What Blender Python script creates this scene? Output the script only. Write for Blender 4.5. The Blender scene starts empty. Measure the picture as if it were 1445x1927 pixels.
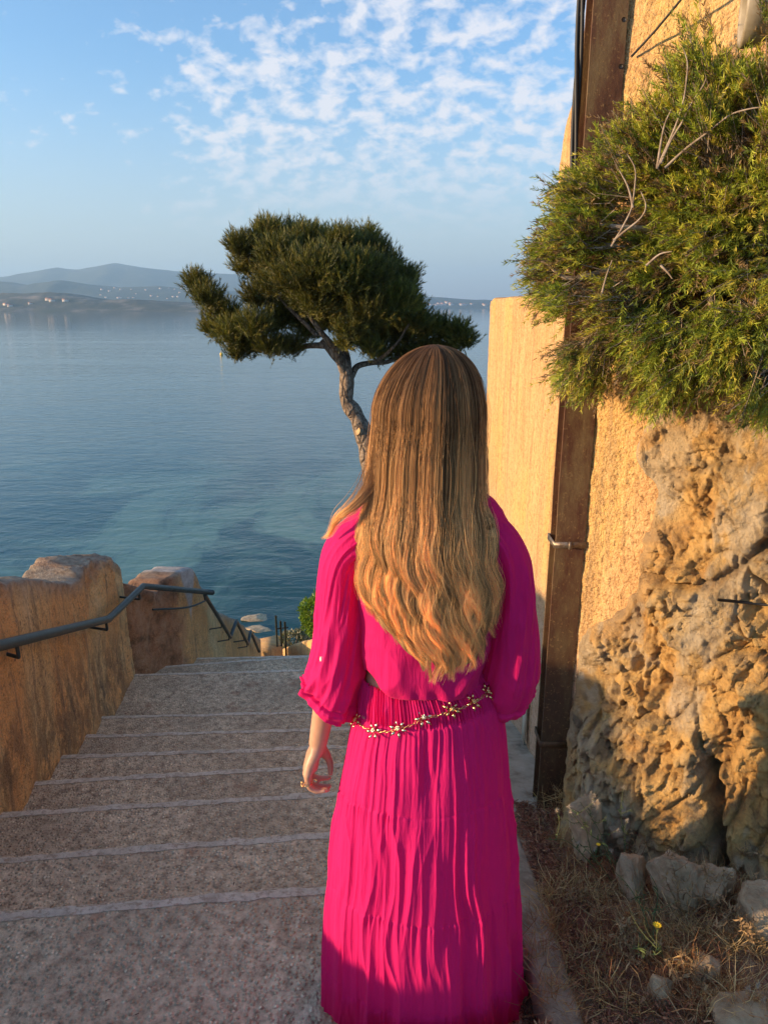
import bpy, bmesh, math, random
import numpy as np
from mathutils import Vector, Matrix

# ------------------------------------------------------------------ camera, sky, sun, exposure
SC = bpy.context.scene
COL = SC.collection
CAM_H = 1.75
FPX = 1336.0                       # focal length in photograph pixels (1445 x 1927)
PITCH = math.atan(387.0 / FPX)     # the sea horizon sits 387 px above the middle
cam_d = bpy.data.cameras.new('camera')
cam_d.sensor_fit = 'VERTICAL'
cam_d.sensor_height = 36.0
cam_d.lens = FPX / 1927.0 * 36.0
cam_d.clip_start = 0.05
cam_d.clip_end = 60000
cam = bpy.data.objects.new('camera', cam_d)
COL.objects.link(cam)
cam.location = (0, 0, CAM_H)
cam.rotation_euler = (math.pi / 2 - PITCH, 0, 0)
SC.camera = cam

SUN_EL = math.radians(7.0)
SUN_AZ = math.radians(-102.0)      # clockwise from +Y: from the left and a little behind
SUN_DIR = Vector((math.sin(SUN_AZ) * math.cos(SUN_EL), math.cos(SUN_AZ) * math.cos(SUN_EL), math.sin(SUN_EL)))
sun_d = bpy.data.lights.new('sun', 'SUN')
sun_d.energy = 5.0
sun_d.angle = math.radians(1.2)
sun_d.color = (1.0, 0.68, 0.38)
sun = bpy.data.objects.new('sun', sun_d)
COL.objects.link(sun)
sun.rotation_euler = SUN_DIR.to_track_quat('Z', 'Y').to_euler()
sun.location = (-20, -6, 8)

SC.view_settings.view_transform = 'Standard'
SC.view_settings.look = 'None'
SC.view_settings.gamma = 1.0
SC.view_settings.exposure = 1.5
SC.view_settings.use_curve_mapping = False
SC.render.engine = 'CYCLES'
SC.cycles.use_denoising = True
SC.cycles.max_bounces = 6
SC.cycles.diffuse_bounces = 3
SC.cycles.glossy_bounces = 3
SC.cycles.transparent_max_bounces = 12
SC.cycles.volume_bounces = 0
SC.cycles.sample_clamp_indirect = 6.0

# ------------------------------------------------------------------ node helper
class G:
    def __init__(self, tree):
        self.t = tree
    def n(self, typ, ins=None, **props):
        nd = self.t.nodes.new('ShaderNode' + typ)
        for k, v in props.items():
            setattr(nd, k, v)
        for k, v in (ins or {}).items():
            self.set(nd.inputs[k], v)
        return nd
    def set(self, sock, v):
        if hasattr(v, 'is_linked') or hasattr(v, 'links'):
            self.t.links.new(v, sock)
        else:
            if isinstance(v, (tuple, list)) and len(v) == 3 and sock.type == 'RGBA':
                v = (*v, 1.0)
            sock.default_value = v
    def co(self, scale=(1, 1, 1), which='Object', rot=(0, 0, 0), loc=(0, 0, 0)):
        tc = self.n('TexCoord')
        mp = self.n('Mapping', {'Vector': tc.outputs[which], 'Scale': scale, 'Rotation': rot, 'Location': loc})
        return mp.outputs[0]
    def noise(self, vec, scale, detail=4, rough=0.55, dist=0.0, out='Fac'):
        return self.n('TexNoise', {'Vector': vec, 'Scale': scale, 'Detail': detail, 'Roughness': rough, 'Distortion': dist}).outputs[out]
    def vor(self, vec, scale, feature='F1', out='Distance', rand=1.0):
        return self.n('TexVoronoi', {'Vector': vec, 'Scale': scale, 'Randomness': rand}, feature=feature).outputs[out]
    def ramp(self, fac, pts, interp='LINEAR'):
        nd = self.n('ValToRGB', {'Fac': fac})
        cr = nd.color_ramp
        cr.interpolation = interp
        while len(cr.elements) < len(pts):
            cr.elements.new(0.5)
        for e, (p, c) in zip(cr.elements, pts):
            e.position = p
            if isinstance(c, (int, float)):
                c = (c, c, c)
            e.color = (*c, 1.0)
        return nd.outputs['Color']
    def mix(self, fac, a, b, blend='MIX'):
        nd = self.n('Mix', data_type='RGBA', blend_type=blend)
        self.set(nd.inputs[0], fac); self.set(nd.inputs[6], a); self.set(nd.inputs[7], b)
        return nd.outputs[2]
    def math(self, op, a, b=0.0, clamp=False):
        nd = self.n('Math', operation=op, use_clamp=clamp)
        self.set(nd.inputs[0], a); self.set(nd.inputs[1], b)
        return nd.outputs[0]
    def maprange(self, v, a, b, c=0.0, d=1.0, smooth=True):
        nd = self.n('MapRange', {'Value': v, 'From Min': a, 'From Max': b, 'To Min': c, 'To Max': d})
        nd.interpolation_type = 'SMOOTHSTEP' if smooth else 'LINEAR'
        return nd.outputs[0]
    def bump(self, h, strength=0.5, dist=0.01, normal=None):
        ins = {'Height': h, 'Strength': strength, 'Distance': dist}
        if normal is not None:
            ins['Normal'] = normal
        return self.n('Bump', ins).outputs[0]
    def sep(self, vec):
        return self.n('SeparateXYZ', {'Vector': vec}).outputs
    def attr(self, name, out='Color'):
        return self.n('Attribute', attribute_name=name).outputs[out]

MATS = {}
def material(name, fn):
    m = bpy.data.materials.new(name)
    m.use_nodes = True
    m.node_tree.nodes.clear()
    g = G(m.node_tree)
    out = g.n('OutputMaterial')
    fn(g, out)
    MATS[name] = m
    return m
def principled(g, out, **ins):
    b = g.n('BsdfPrincipled')
    for k, v in ins.items():
        g.set(b.inputs[k.replace('_', ' ')], v)
    g.t.links.new(b.outputs[0], out.inputs['Surface'])
    return b

# ------------------------------------------------------------------ sky
W = bpy.data.worlds.new('World')
SC.world = W
W.use_nodes = True
W.node_tree.nodes.clear()
g = G(W.node_tree)
wout = g.n('OutputWorld')
sky = g.n('TexSky', sky_type='NISHITA')
sky.sun_disc = False
sky.sun_elevation = SUN_EL
sky.sun_rotation = SUN_AZ
sky.altitude = 0
sky.air_density = 1.0
sky.dust_density = 1.2
sky.ozone_density = 3.0
dirv = g.n('TexCoord').outputs['Generated']
sx, sy, sz = g.sep(dirv)
den = g.math('ADD', g.math('MAXIMUM', sz, 0.0), 0.45)
cvec = g.n('CombineXYZ', {'X': g.math('DIVIDE', sx, den), 'Y': g.math('DIVIDE', sy, den), 'Z': 0.0}).outputs[0]
small = g.noise(g.n('Mapping', {'Vector': cvec, 'Scale': (1.0, 1.1, 1), 'Rotation': (0, 0, 0.5)}).outputs[0], 20.0, 6, 0.56, 0.2)
large = g.noise(g.n('Mapping', {'Vector': cvec, 'Location': (0.35, -0.32, 0)}).outputs[0], 2.6, 2, 0.5)
cd = g.n('VectorMath', {0: g.n('Mapping', {'Vector': cvec, 'Location': (-0.03, -1.52, 0)}).outputs[0], 1: (1.65, 1.75, 1.0)}, operation='MULTIPLY').outputs['Vector']
bank = g.maprange(g.n('VectorMath', {0: cd}, operation='LENGTH').outputs['Value'], 1.15, 0.25)
cov = g.math('ADD', bank, g.maprange(large, 0.38, 0.70, 0.0, 0.85), clamp=True)
thr = g.math('SUBTRACT', 0.69, g.math('MULTIPLY', cov, 0.27))
cl = g.math('MULTIPLY', g.math('SUBTRACT', small, thr), 5.5, clamp=True)
high = g.maprange(sz, 0.06, 0.22)
cl = g.math('MULTIPLY', g.math('MULTIPLY', cl, high), 0.80)
skyc = g.mix(1.0, sky.outputs[0], (0.93, 0.99, 1.05), 'MULTIPLY')
hz = g.maprange(sz, 0.0, 0.30, 0.72, 0.0)
skyc = g.mix(hz, skyc, (1.70, 1.74, 1.82))
skyc = g.mix(cl, skyc, (2.5, 2.4, 2.45))
bg = g.n('Background', {'Color': skyc, 'Strength': 0.15})
W.node_tree.links.new(bg.outputs[0], wout.inputs['Surface'])

# ------------------------------------------------------------------ photograph pixel -> ray
_cp, _sp = math.cos(PITCH), math.sin(PITCH)
def ray(px, py):
    u = (px - 722.5) / FPX; v = (963.5 - py) / FPX
    return (u, _cp + v * _sp, v * _cp - _sp)
def onz(px, py, z):
    r = ray(px, py); t = (z - CAM_H) / r[2]; return Vector((r[0] * t, r[1] * t, z))
def ony(px, py, y):
    r = ray(px, py); t = y / r[1]; return Vector((r[0] * t, y, CAM_H + r[2] * t))
def onx(px, py, x):
    r = ray(px, py); t = x / r[0]; return Vector((x, r[1] * t, CAM_H + r[2] * t))

# ------------------------------------------------------------------ numpy noise
def _h(ix, iy, iz, seed):
    h = (ix.astype(np.int64) * 374761393 + iy.astype(np.int64) * 668265263 + iz.astype(np.int64) * 2147483647 + seed * 974634777) & 0xFFFFFFFF
    h = ((h ^ (h >> 13)) * 1274126177) & 0xFFFFFFFF
    h = ((h ^ (h >> 16)) * 2246822519) & 0xFFFFFFFF
    return ((h ^ (h >> 15)) & 0xFFFFFF) / float(0xFFFFFF)
def vnoise(p, seed=0):
    p = np.asarray(p, float)
    i = np.floor(p); f = p - i
    f = f * f * f * (f * (f * 6 - 15) + 10)
    i = i.astype(np.int64)
    x, y, z = i[..., 0], i[..., 1], i[..., 2]
    fx, fy, fz = f[..., 0], f[..., 1], f[..., 2]
    def c(a, b, d): return _h(x + a, y + b, z + d, seed)
    x00 = c(0,0,0) * (1-fx) + c(1,0,0) * fx
    x10 = c(0,1,0) * (1-fx) + c(1,1,0) * fx
    x01 = c(0,0,1) * (1-fx) + c(1,0,1) * fx
    x11 = c(0,1,1) * (1-fx) + c(1,1,1) * fx
    y0 = x00 * (1-fy) + x10 * fy
    y1 = x01 * (1-fy) + x11 * fy
    return (y0 * (1-fz) + y1 * fz) * 2 - 1
def fbm(p, octaves=4, seed=0, gain=0.5, lac=2.03):
    p = np.asarray(p, float)
    a, s, tot = 1.0, 0.0, 0.0
    for k in range(octaves):
        s = s + a * vnoise(p, seed + k * 17); tot += a
        p = p * lac + 3.1; a *= gain
    return s / tot
def worley(p, seed=0):
    p = np.asarray(p, float)
    i = np.floor(p).astype(np.int64)
    f1 = np.full(p.shape[:-1], 9.0); f2 = f1.copy(); cid = np.zeros(p.shape[:-1])
    off = np.zeros(p.shape)
    for a in (-1, 0, 1):
        for b in (-1, 0, 1):
            for d in (-1, 0, 1):
                x, y, z = i[..., 0] + a, i[..., 1] + b, i[..., 2] + d
                q = np.stack([x + _h(x, y, z, seed), y + _h(x, y, z, seed + 1), z + _h(x, y, z, seed + 2)], -1)
                dv = p - q
                dd = np.sqrt((dv ** 2).sum(-1))
                nw = dd < f1
                f2 = np.where(nw, f1, np.minimum(f2, dd))
                cid = np.where(nw, _h(x, y, z, seed + 5), cid)
                off = np.where(nw[..., None], dv, off)
                f1 = np.where(nw, dd, f1)
    return f1, f2, cid, off
def sstep(a, b, x):
    t = np.clip((np.asarray(x, float) - a) / (b - a), 0, 1)
    return t * t * (3 - 2 * t)

# ------------------------------------------------------------------ mesh helpers
def empty(name, loc=(0, 0, 0)):
    o = bpy.data.objects.new(name, None)
    o.location = loc
    o.empty_display_size = 0.1
    COL.objects.link(o)
    return o
def tag(o, label=None, cat=None, group=None, kind=None):
    if label: o['label'] = label
    if cat: o['category'] = cat
    if group: o['group'] = group
    if kind: o['kind'] = kind
    return o
def adopt(o, parent):
    """parent o while its mesh keeps its world coordinates"""
    if parent is None: return
    o.parent = parent
    off = Vector((0, 0, 0)); p = parent
    while p is not None:
        off += p.location; p = p.parent
    o.matrix_parent_inverse = Matrix.Translation(-off) if parent.parent is None else Matrix.Identity(4)
def mesh(name, verts, faces, mat=None, parent=None, smooth=True, local=False, attrs=None):
    """faces: (n,k) int array or list of arrays with different k"""
    me = bpy.data.meshes.new(name)
    verts = np.asarray(verts, np.float32).reshape(-1, 3)
    if not isinstance(faces, list): faces = [faces]
    fs = [np.asarray(f, np.int32) for f in faces if len(f)]
    me.vertices.add(len(verts))
    me.vertices.foreach_set('co', verts.ravel())
    nl = sum(f.size for f in fs); nf = sum(len(f) for f in fs)
    me.loops.add(nl); me.polygons.add(nf)
    me.loops.foreach_set('vertex_index', np.concatenate([f.ravel() for f in fs]))
    tot = np.concatenate([np.full(len(f), f.shape[1], np.int32) for f in fs])
    start = np.concatenate([[0], np.cumsum(tot)[:-1]]).astype(np.int32)
    me.polygons.foreach_set('loop_start', start)
    if smooth:
        me.polygons.foreach_set('use_smooth', np.ones(nf, bool))
    for an, av in (attrs or {}).items():
        av = np.asarray(av, np.float32)
        if av.ndim == 1:
            a = me.attributes.new(an, 'FLOAT', 'POINT'); a.data.foreach_set('value', av)
        else:
            a = me.attributes.new(an, 'FLOAT_COLOR', 'POINT')
            a.data.foreach_set('color', np.concatenate([av, np.ones((len(av), 1), np.float32)], 1).ravel())
    me.update(calc_edges=True)
    me.validate()
    if mat is not None:
        me.materials.append(MATS[mat] if isinstance(mat, str) else mat)
    o = bpy.data.objects.new(name, me)
    COL.objects.link(o)
    if parent is not None:
        if local: o.parent = parent
        else: adopt(o, parent)
    return o
def grid_faces(nu, nv, close_u=False, close_v=False, off=0):
    iu = np.arange(nu if close_u else nu - 1); iv = np.arange(nv if close_v else nv - 1)
    a, b = np.meshgrid(iu, iv, indexing='ij')
    a2, b2 = (a + 1) % nu, (b + 1) % nv
    return (np.stack([a * nv + b, a2 * nv + b, a2 * nv + b2, a * nv + b2], -1).reshape(-1, 4)) + off
class MB:
    """collects simple shapes into one mesh"""
    def __init__(s): s.v = []; s.q = []; s.t = []; s.n = 0; s.c = []
    def add(s, v, q=None, t=None, c=None):
        v = np.asarray(v, float).reshape(-1, 3)
        if q is not None and len(q): s.q.append(np.asarray(q) + s.n)
        if t is not None and len(t): s.t.append(np.asarray(t) + s.n)
        s.v.append(v); s.n += len(v)
        if c is not None: s.c.append(np.broadcast_to(np.asarray(c, float), (len(v), 3)))
    def box(s, lo, hi, rot=None, at=(0, 0, 0)):
        (a, b, c), (d, e, f) = lo, hi
        v = np.array([(a,b,c),(d,b,c),(d,e,c),(a,e,c),(a,b,f),(d,b,f),(d,e,f),(a,e,f)], float)
        if rot is not None: v = v @ np.array(rot.to_3x3()).T
        v = v + np.asarray(at)
        s.add(v, [(3,2,1,0),(4,5,6,7),(0,1,5,4),(1,2,6,5),(2,3,7,6),(3,0,4,7)])
    def tube(s, pts, rad, n=8, caps=True, c=None):
        pts = np.asarray(pts, float); m = len(pts)
        rad = np.broadcast_to(np.asarray(rad, float), (m,))
        tan = np.gradient(pts, axis=0); tan /= np.linalg.norm(tan, axis=1)[:, None] + 1e-12
        up = np.array([0.13, 0.21, 0.97]) if abs(tan[0][2]) < 0.9 else np.array([0.97, 0.2, 0.1])
        nrm = np.cross(tan[0], up); nrm /= np.linalg.norm(nrm)
        rings = []
        for k in range(m):
            nrm = nrm - tan[k] * nrm.dot(tan[k]); nrm /= np.linalg.norm(nrm) + 1e-12
            bi = np.cross(tan[k], nrm)
            a = np.arange(n) * 2 * math.pi / n
            rings.append(pts[k] + rad[k] * (np.cos(a)[:, None] * nrm + np.sin(a)[:, None] * bi))
        v = np.concatenate(rings)
        q = grid_faces(m, n, close_v=True)
        t = []
        if caps:
            v = np.concatenate([v, pts[:1], pts[-1:]])
            k0, k1 = m * n, m * n + 1
            t = [(k0, (j + 1) % n, j) for j in range(n)] + [(k1, (m-1)*n + j, (m-1)*n + (j+1) % n) for j in range(n)]
        s.add(v, q, t, c)
    def ball(s, ctr, r, nu=10, nv=7, rot=None, c=None):
        r = np.broadcast_to(np.asarray(r, float), (3,))
        th = np.linspace(0.0, math.pi, nv); ph = np.arange(nu) * 2 * math.pi / nu
        T, Pp = np.meshgrid(th, ph, indexing='ij')
        v = np.stack([np.sin(T) * np.cos(Pp), np.sin(T) * np.sin(Pp), np.cos(T)], -1).reshape(-1, 3) * r
        if rot is not None: v = v @ np.array(rot.to_3x3()).T
        s.add(v + np.asarray(ctr), grid_faces(nv, nu, close_v=True), None, c)
    def build(s, name, mat, parent=None, smooth=True, local=False):
        fs = []
        if s.q: fs.append(np.concatenate(s.q))
        if s.t: fs.append(np.concatenate(s.t))
        at = {'tint': np.concatenate(s.c)} if s.c and sum(len(x) for x in s.c) == s.n else None
        return mesh(name, np.concatenate(s.v), fs, mat, parent, smooth, local, at)
def spline(pts, n):
    """Catmull-Rom through pts"""
    p = np.asarray(pts, float)
    p = np.concatenate([[2 * p[0] - p[1]], p, [2 * p[-1] - p[-2]]])
    m = len(p) - 3
    t = np.linspace(0, m - 1e-6, n); i = t.astype(int); f = (t - i)[:, None]
    a, b, c, d = p[i], p[i + 1], p[i + 2], p[i + 3]
    return 0.5 * (2 * b + (c - a) * f + (2 * a - 5 * b + 4 * c - d) * f ** 2 + (3 * b - a - 3 * c + d) * f ** 3)
def lerp_tab(tab, z):
    """tab: list of (key, v1, v2, ...) in rising key"""
    t = np.asarray(sorted(tab), float)
    return [np.interp(z, t[:, 0], t[:, k]) for k in range(1, t.shape[1])]
def smooth_tab(tab, z):
    t = np.asarray(sorted(tab), float)
    n = 400
    key = np.linspace(t[0, 0], t[-1, 0], n)
    out = []
    for k in range(1, t.shape[1]):
        v = np.interp(key, t[:, 0], t[:, k])
        w = max(3, int(n / len(t) * 0.6)) | 1
        vp = np.concatenate([2 * v[0] - v[1:w][::-1], v, 2 * v[-1] - v[-w:-1][::-1]])
        v = np.convolve(vp, np.hanning(w + 2)[1:-1] / np.hanning(w + 2)[1:-1].sum(), 'same')[w - 1:-(w - 1)]
        out.append(np.interp(z, key, v))
    return out
rng = np.random.default_rng(7)
random.seed(7)
# ------------------------------------------------------------------ materials
def m_step(g, out):
    v = g.co()
    big = g.noise(v, 2.2, 4, 0.6)
    mid = g.noise(v, 26, 5, 0.7)
    peb = g.vor(v, 75)
    pid = g.n('TexVoronoi', {'Vector': v, 'Scale': 75.0}).outputs['Color']
    pr = g.sep(pid)[0]
    col = g.ramp(mid, [(0.32, (0.115, 0.088, 0.070)), (0.48, (0.27, 0.22, 0.185)), (0.66, (0.40, 0.34, 0.29))])
    stone = g.ramp(pr, [(0.0, (0.11, 0.085, 0.07)), (0.5, (0.30, 0.25, 0.21)), (0.84, (0.44, 0.39, 0.34)), (0.94, (0.72, 0.67, 0.60))])
    col = g.mix(g.maprange(peb, 0.55, 0.15, 0.0, 0.55), col, stone)
    red = g.maprange(g.noise(v, 5.0, 3, 0.6), 0.60, 0.74, 0.0, 0.55)
    col = g.mix(red, col, (0.17, 0.085, 0.058))
    col = g.mix(g.maprange(big, 0.38, 0.66, 0.0, 0.40), col, (0.15, 0.12, 0.10))
    h = g.math('ADD', g.math('MULTIPLY', g.maprange(peb, 0.0, 0.6, 1.0, 0.0), 0.6), g.math('MULTIPLY', mid, 1.1))
    nb = g.bump(h, 1.0, 0.012)
    col = g.mix(1.0, col, (2.08, 1.94, 1.46), 'MULTIPLY')
    principled(g, out, Base_Color=col, Roughness=0.92, Normal=nb)
material('aggregate_concrete', m_step)

def m_edge(g, out):
    v = g.co()
    a = g.noise(v, 14, 6, 0.65)
    col = g.ramp(a, [(0.3, (0.48, 0.41, 0.30)), (0.52, (0.70, 0.61, 0.46)), (0.8, (0.76, 0.67, 0.52))])
    grit = g.maprange(g.noise(v, 40, 7, 0.8), 0.48, 0.60, 0.0, 0.8)
    col = g.mix(grit, col, (0.40, 0.29, 0.19))
    nb = g.bump(g.noise(v, 60, 6, 0.75), 0.9, 0.010)
    principled(g, out, Base_Color=col, Roughness=0.9, Normal=nb)
material('edge_concrete', m_edge)

def m_kerb(g, out):
    v = g.co()
    a = g.noise(v, 9, 6, 0.65)
    col = g.ramp(a, [(0.30, (0.22, 0.165, 0.11)), (0.48, (0.46, 0.37, 0.265)), (0.72, (0.62, 0.51, 0.38))])
    col = g.mix(g.maprange(g.noise(v, 3.3, 4, 0.6), 0.55, 0.7, 0.0, 0.5), col, (0.15, 0.10, 0.075))
    nb = g.bump(g.noise(v, 45, 7, 0.78), 1.0, 0.016)
    principled(g, out, Base_Color=col, Roughness=0.92, Normal=nb)
material('kerb_concrete', m_kerb)

def m_stucco_l(g, out):           # parapet on the left: orange-ochre, stained
    v = g.co()
    vs = g.co((1.0, 1.0, 0.35))
    big = g.noise(vs, 2.6, 5, 0.6)
    col = g.ramp(big, [(0.30, (0.68, 0.38, 0.13)), (0.46, (0.80, 0.40, 0.13)), (0.58, (0.78, 0.50, 0.20)), (0.74, (0.82, 0.59, 0.30))])
    streak = g.maprange(g.noise(g.co((9, 9, 0.6)), 1.6, 4, 0.65), 0.52, 0.72, 0.0, 0.75)
    col = g.mix(streak, col, (0.20, 0.13, 0.07))
    lich = g.maprange(g.noise(v, 30, 7, 0.78), 0.50, 0.66, 0.0, 0.9)
    lm = g.maprange(g.noise(v, 3.1, 5, 0.65), 0.38, 0.58, 0.15, 1.0)
    col = g.mix(g.math('MULTIPLY', lich, lm), col, (0.075, 0.058, 0.04))
    grain = g.maprange(g.noise(v, 85, 5, 0.75), 0.47, 0.62, 0.0, 0.6)
    col = g.mix(grain, col, (0.30, 0.155, 0.06))
    col = g.mix(g.maprange(g.noise(v, 170, 3, 0.7), 0.52, 0.64, 0.0, 0.5), col, (0.88, 0.60, 0.32))
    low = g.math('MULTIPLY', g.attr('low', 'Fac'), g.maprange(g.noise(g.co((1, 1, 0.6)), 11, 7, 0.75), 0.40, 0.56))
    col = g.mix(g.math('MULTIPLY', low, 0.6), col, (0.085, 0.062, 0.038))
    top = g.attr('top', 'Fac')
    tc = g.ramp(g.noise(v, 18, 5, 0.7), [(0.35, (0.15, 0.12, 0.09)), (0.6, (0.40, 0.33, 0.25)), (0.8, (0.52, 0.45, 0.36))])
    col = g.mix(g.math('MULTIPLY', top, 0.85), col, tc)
    rock = g.attr('rock', 'Fac')
    rc = g.ramp(g.noise(v, 9, 6, 0.7), [(0.32, (0.10, 0.055, 0.03)), (0.5, (0.38, 0.19, 0.10)), (0.75, (0.46, 0.30, 0.18))])
    col = g.mix(rock, col, rc)
    white = g.attr('white', 'Fac')
    wc = g.ramp(g.noise(v, 12, 5, 0.7), [(0.35, (0.36, 0.31, 0.27)), (0.7, (0.64, 0.58, 0.52))])
    col = g.mix(white, col, wc)
    h = g.math('ADD', g.noise(v, 42, 5, 0.7), g.math('MULTIPLY', g.noise(v, 120, 3, 0.6), 0.5))
    nb = g.bump(h, 1.0, 0.022)
    principled(g, out, Base_Color=col, Roughness=0.95, Normal=nb)
material('ochre_stucco', m_stucco_l)

def m_plaster(g, out):            # tall wall on the right: pale ochre render with vertical runs
    v = g.co()
    run = g.noise(g.co((1.0, 6.0, 0.7)), 2.3, 6, 0.68, 0.5)
    col = g.ramp(run, [(0.30, (0.42, 0.22, 0.085)), (0.45, (0.60, 0.345, 0.14)), (0.60, (0.68, 0.42, 0.185)), (0.74, (0.55, 0.29, 0.11))])
    hue = g.noise(g.co((1, 1.6, 0.7)), 1.9, 3, 0.5)
    col = g.mix(g.maprange(hue, 0.50, 0.66, 0.0, 0.55), col, (0.66, 0.43, 0.11))
    col = g.mix(g.maprange(hue, 0.46, 0.32, 0.0, 0.5), col, (0.64, 0.29, 0.10))
    z = g.sep(v)[2]
    pink = g.math('MULTIPLY', g.maprange(z, 0.75, 0.35, 0.0, 0.7), g.maprange(z, -1.6, -1.0))
    col = g.mix(pink, col, (0.62, 0.40, 0.30))  # pinkish shadow tone of the lower wall put into the colour
    drip = g.maprange(g.noise(g.co((1, 15.0, 0.45)), 1.3, 4, 0.62), 0.52, 0.66, 0.0, 0.75)
    col = g.mix(drip, col, (0.30, 0.19, 0.09))
    pit = g.maprange(g.noise(v, 50, 6, 0.75), 0.47, 0.64, 0.0, 0.8)
    col = g.mix(pit, col, (0.30, 0.155, 0.055))
    col = g.mix(g.maprange(g.noise(v, 150, 3, 0.7), 0.45, 0.62, 0.0, 0.35), col, (0.84, 0.58, 0.29))
    h = g.math('ADD', g.noise(v, 48, 4, 0.65), g.math('MULTIPLY', g.noise(v, 130, 3, 0.6), 0.45))
    h = g.math('ADD', h, g.math('MULTIPLY', g.noise(g.co((1, 14, 1.2)), 4, 3, 0.5), 0.6))
    nb = g.bump(h, 0.85, 0.020)
    principled(g, out, Base_Color=col, Roughness=0.93, Normal=nb)
material('rough_plaster', m_plaster)

def m_rock(g, out):
    v = g.co()
    big = g.noise(v, 3.4, 5, 0.62, 0.6)
    col = g.ramp(big, [(0.30, (0.28, 0.18, 0.09)), (0.43, (0.58, 0.33, 0.10)), (0.52, (0.66, 0.42, 0.15)), (0.62, (0.50, 0.37, 0.20)), (0.75, (0.66, 0.50, 0.28))])
    org = g.maprange(g.noise(g.co((1, 1, 0.8)), 2.3, 4, 0.6), 0.52, 0.66, 0.0, 0.75)
    col = g.mix(org, col, (0.70, 0.36, 0.09))
    col = g.mix(g.maprange(g.noise(v, 15, 6, 0.7), 0.44, 0.68, 0.0, 0.65), col, (0.18, 0.11, 0.055))
    pale = g.attr('pale', 'Fac')
    pc = g.ramp(g.noise(v, 10, 6, 0.7), [(0.3, (0.26, 0.19, 0.12)), (0.5, (0.50, 0.40, 0.26)), (0.75, (0.66, 0.56, 0.41))])
    col = g.mix(pale, col, pc)
    pit = g.attr('pit', 'Fac')
    col = g.mix(g.math('MULTIPLY', pit, 0.75), col, (0.11, 0.07, 0.04))
    h = g.math('ADD', g.noise(v, 26, 8, 0.72), g.math('MULTIPLY', g.noise(v, 110, 4, 0.7), 0.45))
    nb = g.bump(h, 1.0, 0.026)
    principled(g, out, Base_Color=col, Roughness=0.95, Normal=nb)
material('ochre_rock', m_rock)

def m_lime(g, out):
    v = g.co()
    a = g.noise(v, 9, 7, 0.68, 0.4)
    col = g.ramp(a, [(0.28, (0.16, 0.105, 0.058)), (0.45, (0.40, 0.29, 0.17)), (0.62, (0.56, 0.43, 0.275)), (0.8, (0.66, 0.54, 0.38))])
    col = g.mix(g.maprange(g.noise(v, 4, 3, 0.6), 0.55, 0.72, 0.0, 0.5), col, (0.40, 0.34, 0.16))
    nb = g.bump(g.math('ADD', g.noise(v, 34, 7, 0.7), g.math('MULTIPLY', g.noise(v, 120, 3, 0.6), 0.4)), 0.9, 0.012)
    principled(g, out, Base_Color=col, Roughness=0.95, Normal=nb)
material('limestone', m_lime)

def m_soil(g, out):
    v = g.co()
    a = g.noise(v, 30, 7, 0.7)
    col = g.ramp(a, [(0.3, (0.14, 0.075, 0.045)), (0.48, (0.30, 0.17, 0.10)), (0.66, (0.46, 0.31, 0.19)), (0.85, (0.62, 0.48, 0.34))])
    nb = g.bump(g.noise(v, 85, 6, 0.75), 1.0, 0.012)
    principled(g, out, Base_Color=col, Roughness=1.0, Normal=nb)
material('dry_soil', m_soil)

def m_hill(g, out):
    v = g.co()
    a = g.noise(v, 1.3, 6, 0.65)
    col = g.ramp(a, [(0.35, (0.06, 0.07, 0.03)), (0.5, (0.16, 0.13, 0.08)), (0.7, (0.30, 0.24, 0.16))])
    principled(g, out, Base_Color=col, Roughness=1.0, Normal=g.bump(g.noise(v, 9, 6, 0.7), 0.8, 0.08))
material('hillside_ground', m_hill)

def m_sea(g, out):
    v = g.co()
    sx_, sy_, sz_ = g.sep(v)
    d = g.n('VectorMath', {0: v}, operation='LENGTH').outputs['Value']
    patch = g.noise(g.co((1, 0.55, 1)), 0.16, 5, 0.62, 0.7)
    near = g.maprange(d, 24, 75, 1.0, 0.0)
    deep = g.mix(g.maprange(d, 60, 900), (0.030, 0.098, 0.098), (0.058, 0.108, 0.125))
    sand = g.mix(g.maprange(patch, 0.46, 0.62), (0.016, 0.066, 0.060), (0.14, 0.24, 0.165))
    col = g.mix(near, deep, sand)
    w1 = g.noise(g.co((0.55, 1.0, 1), rot=(0, 0, 0.25)), 1.1, 5, 0.62, 0.5)
    w2 = g.noise(g.co((0.5, 1.0, 1), rot=(0, 0, -0.35)), 0.22, 4, 0.55, 0.4)
    w3 = g.noise(g.co((0.25, 1.0, 1), rot=(0, 0, 0.1)), 0.03, 3, 0.5)
    h = g.math('ADD', g.math('MULTIPLY', w1, 0.22), g.math('ADD', g.math('MULTIPLY', w2, 0.55), g.math('MULTIPLY', w3, 1.6)))
    st = g.maprange(d, 20, 500, 0.50, 0.07)
    nb = g.n('Bump', {'Height': h, 'Strength': st, 'Distance': 0.55}).outputs[0]
    principled(g, out, Base_Color=col, Roughness=0.06, IOR=1.333, Normal=nb)
material('sea_water', m_sea)

def m_far(c1, c2, c3):
    def f(g, out):
        v = g.co()
        a = g.noise(v, 0.012, 6, 0.65)
        col = g.ramp(a, [(0.35, c1), (0.52, c2), (0.68, c3)])
        principled(g, out, Base_Color=col, Roughness=1.0)
    return f
material('headland_ground', m_far((0.035, 0.05, 0.025), (0.09, 0.085, 0.05), (0.32, 0.24, 0.17)))
material('forest_hill', m_far((0.030, 0.045, 0.022), (0.045, 0.06, 0.03), (0.09, 0.095, 0.06)))

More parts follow.
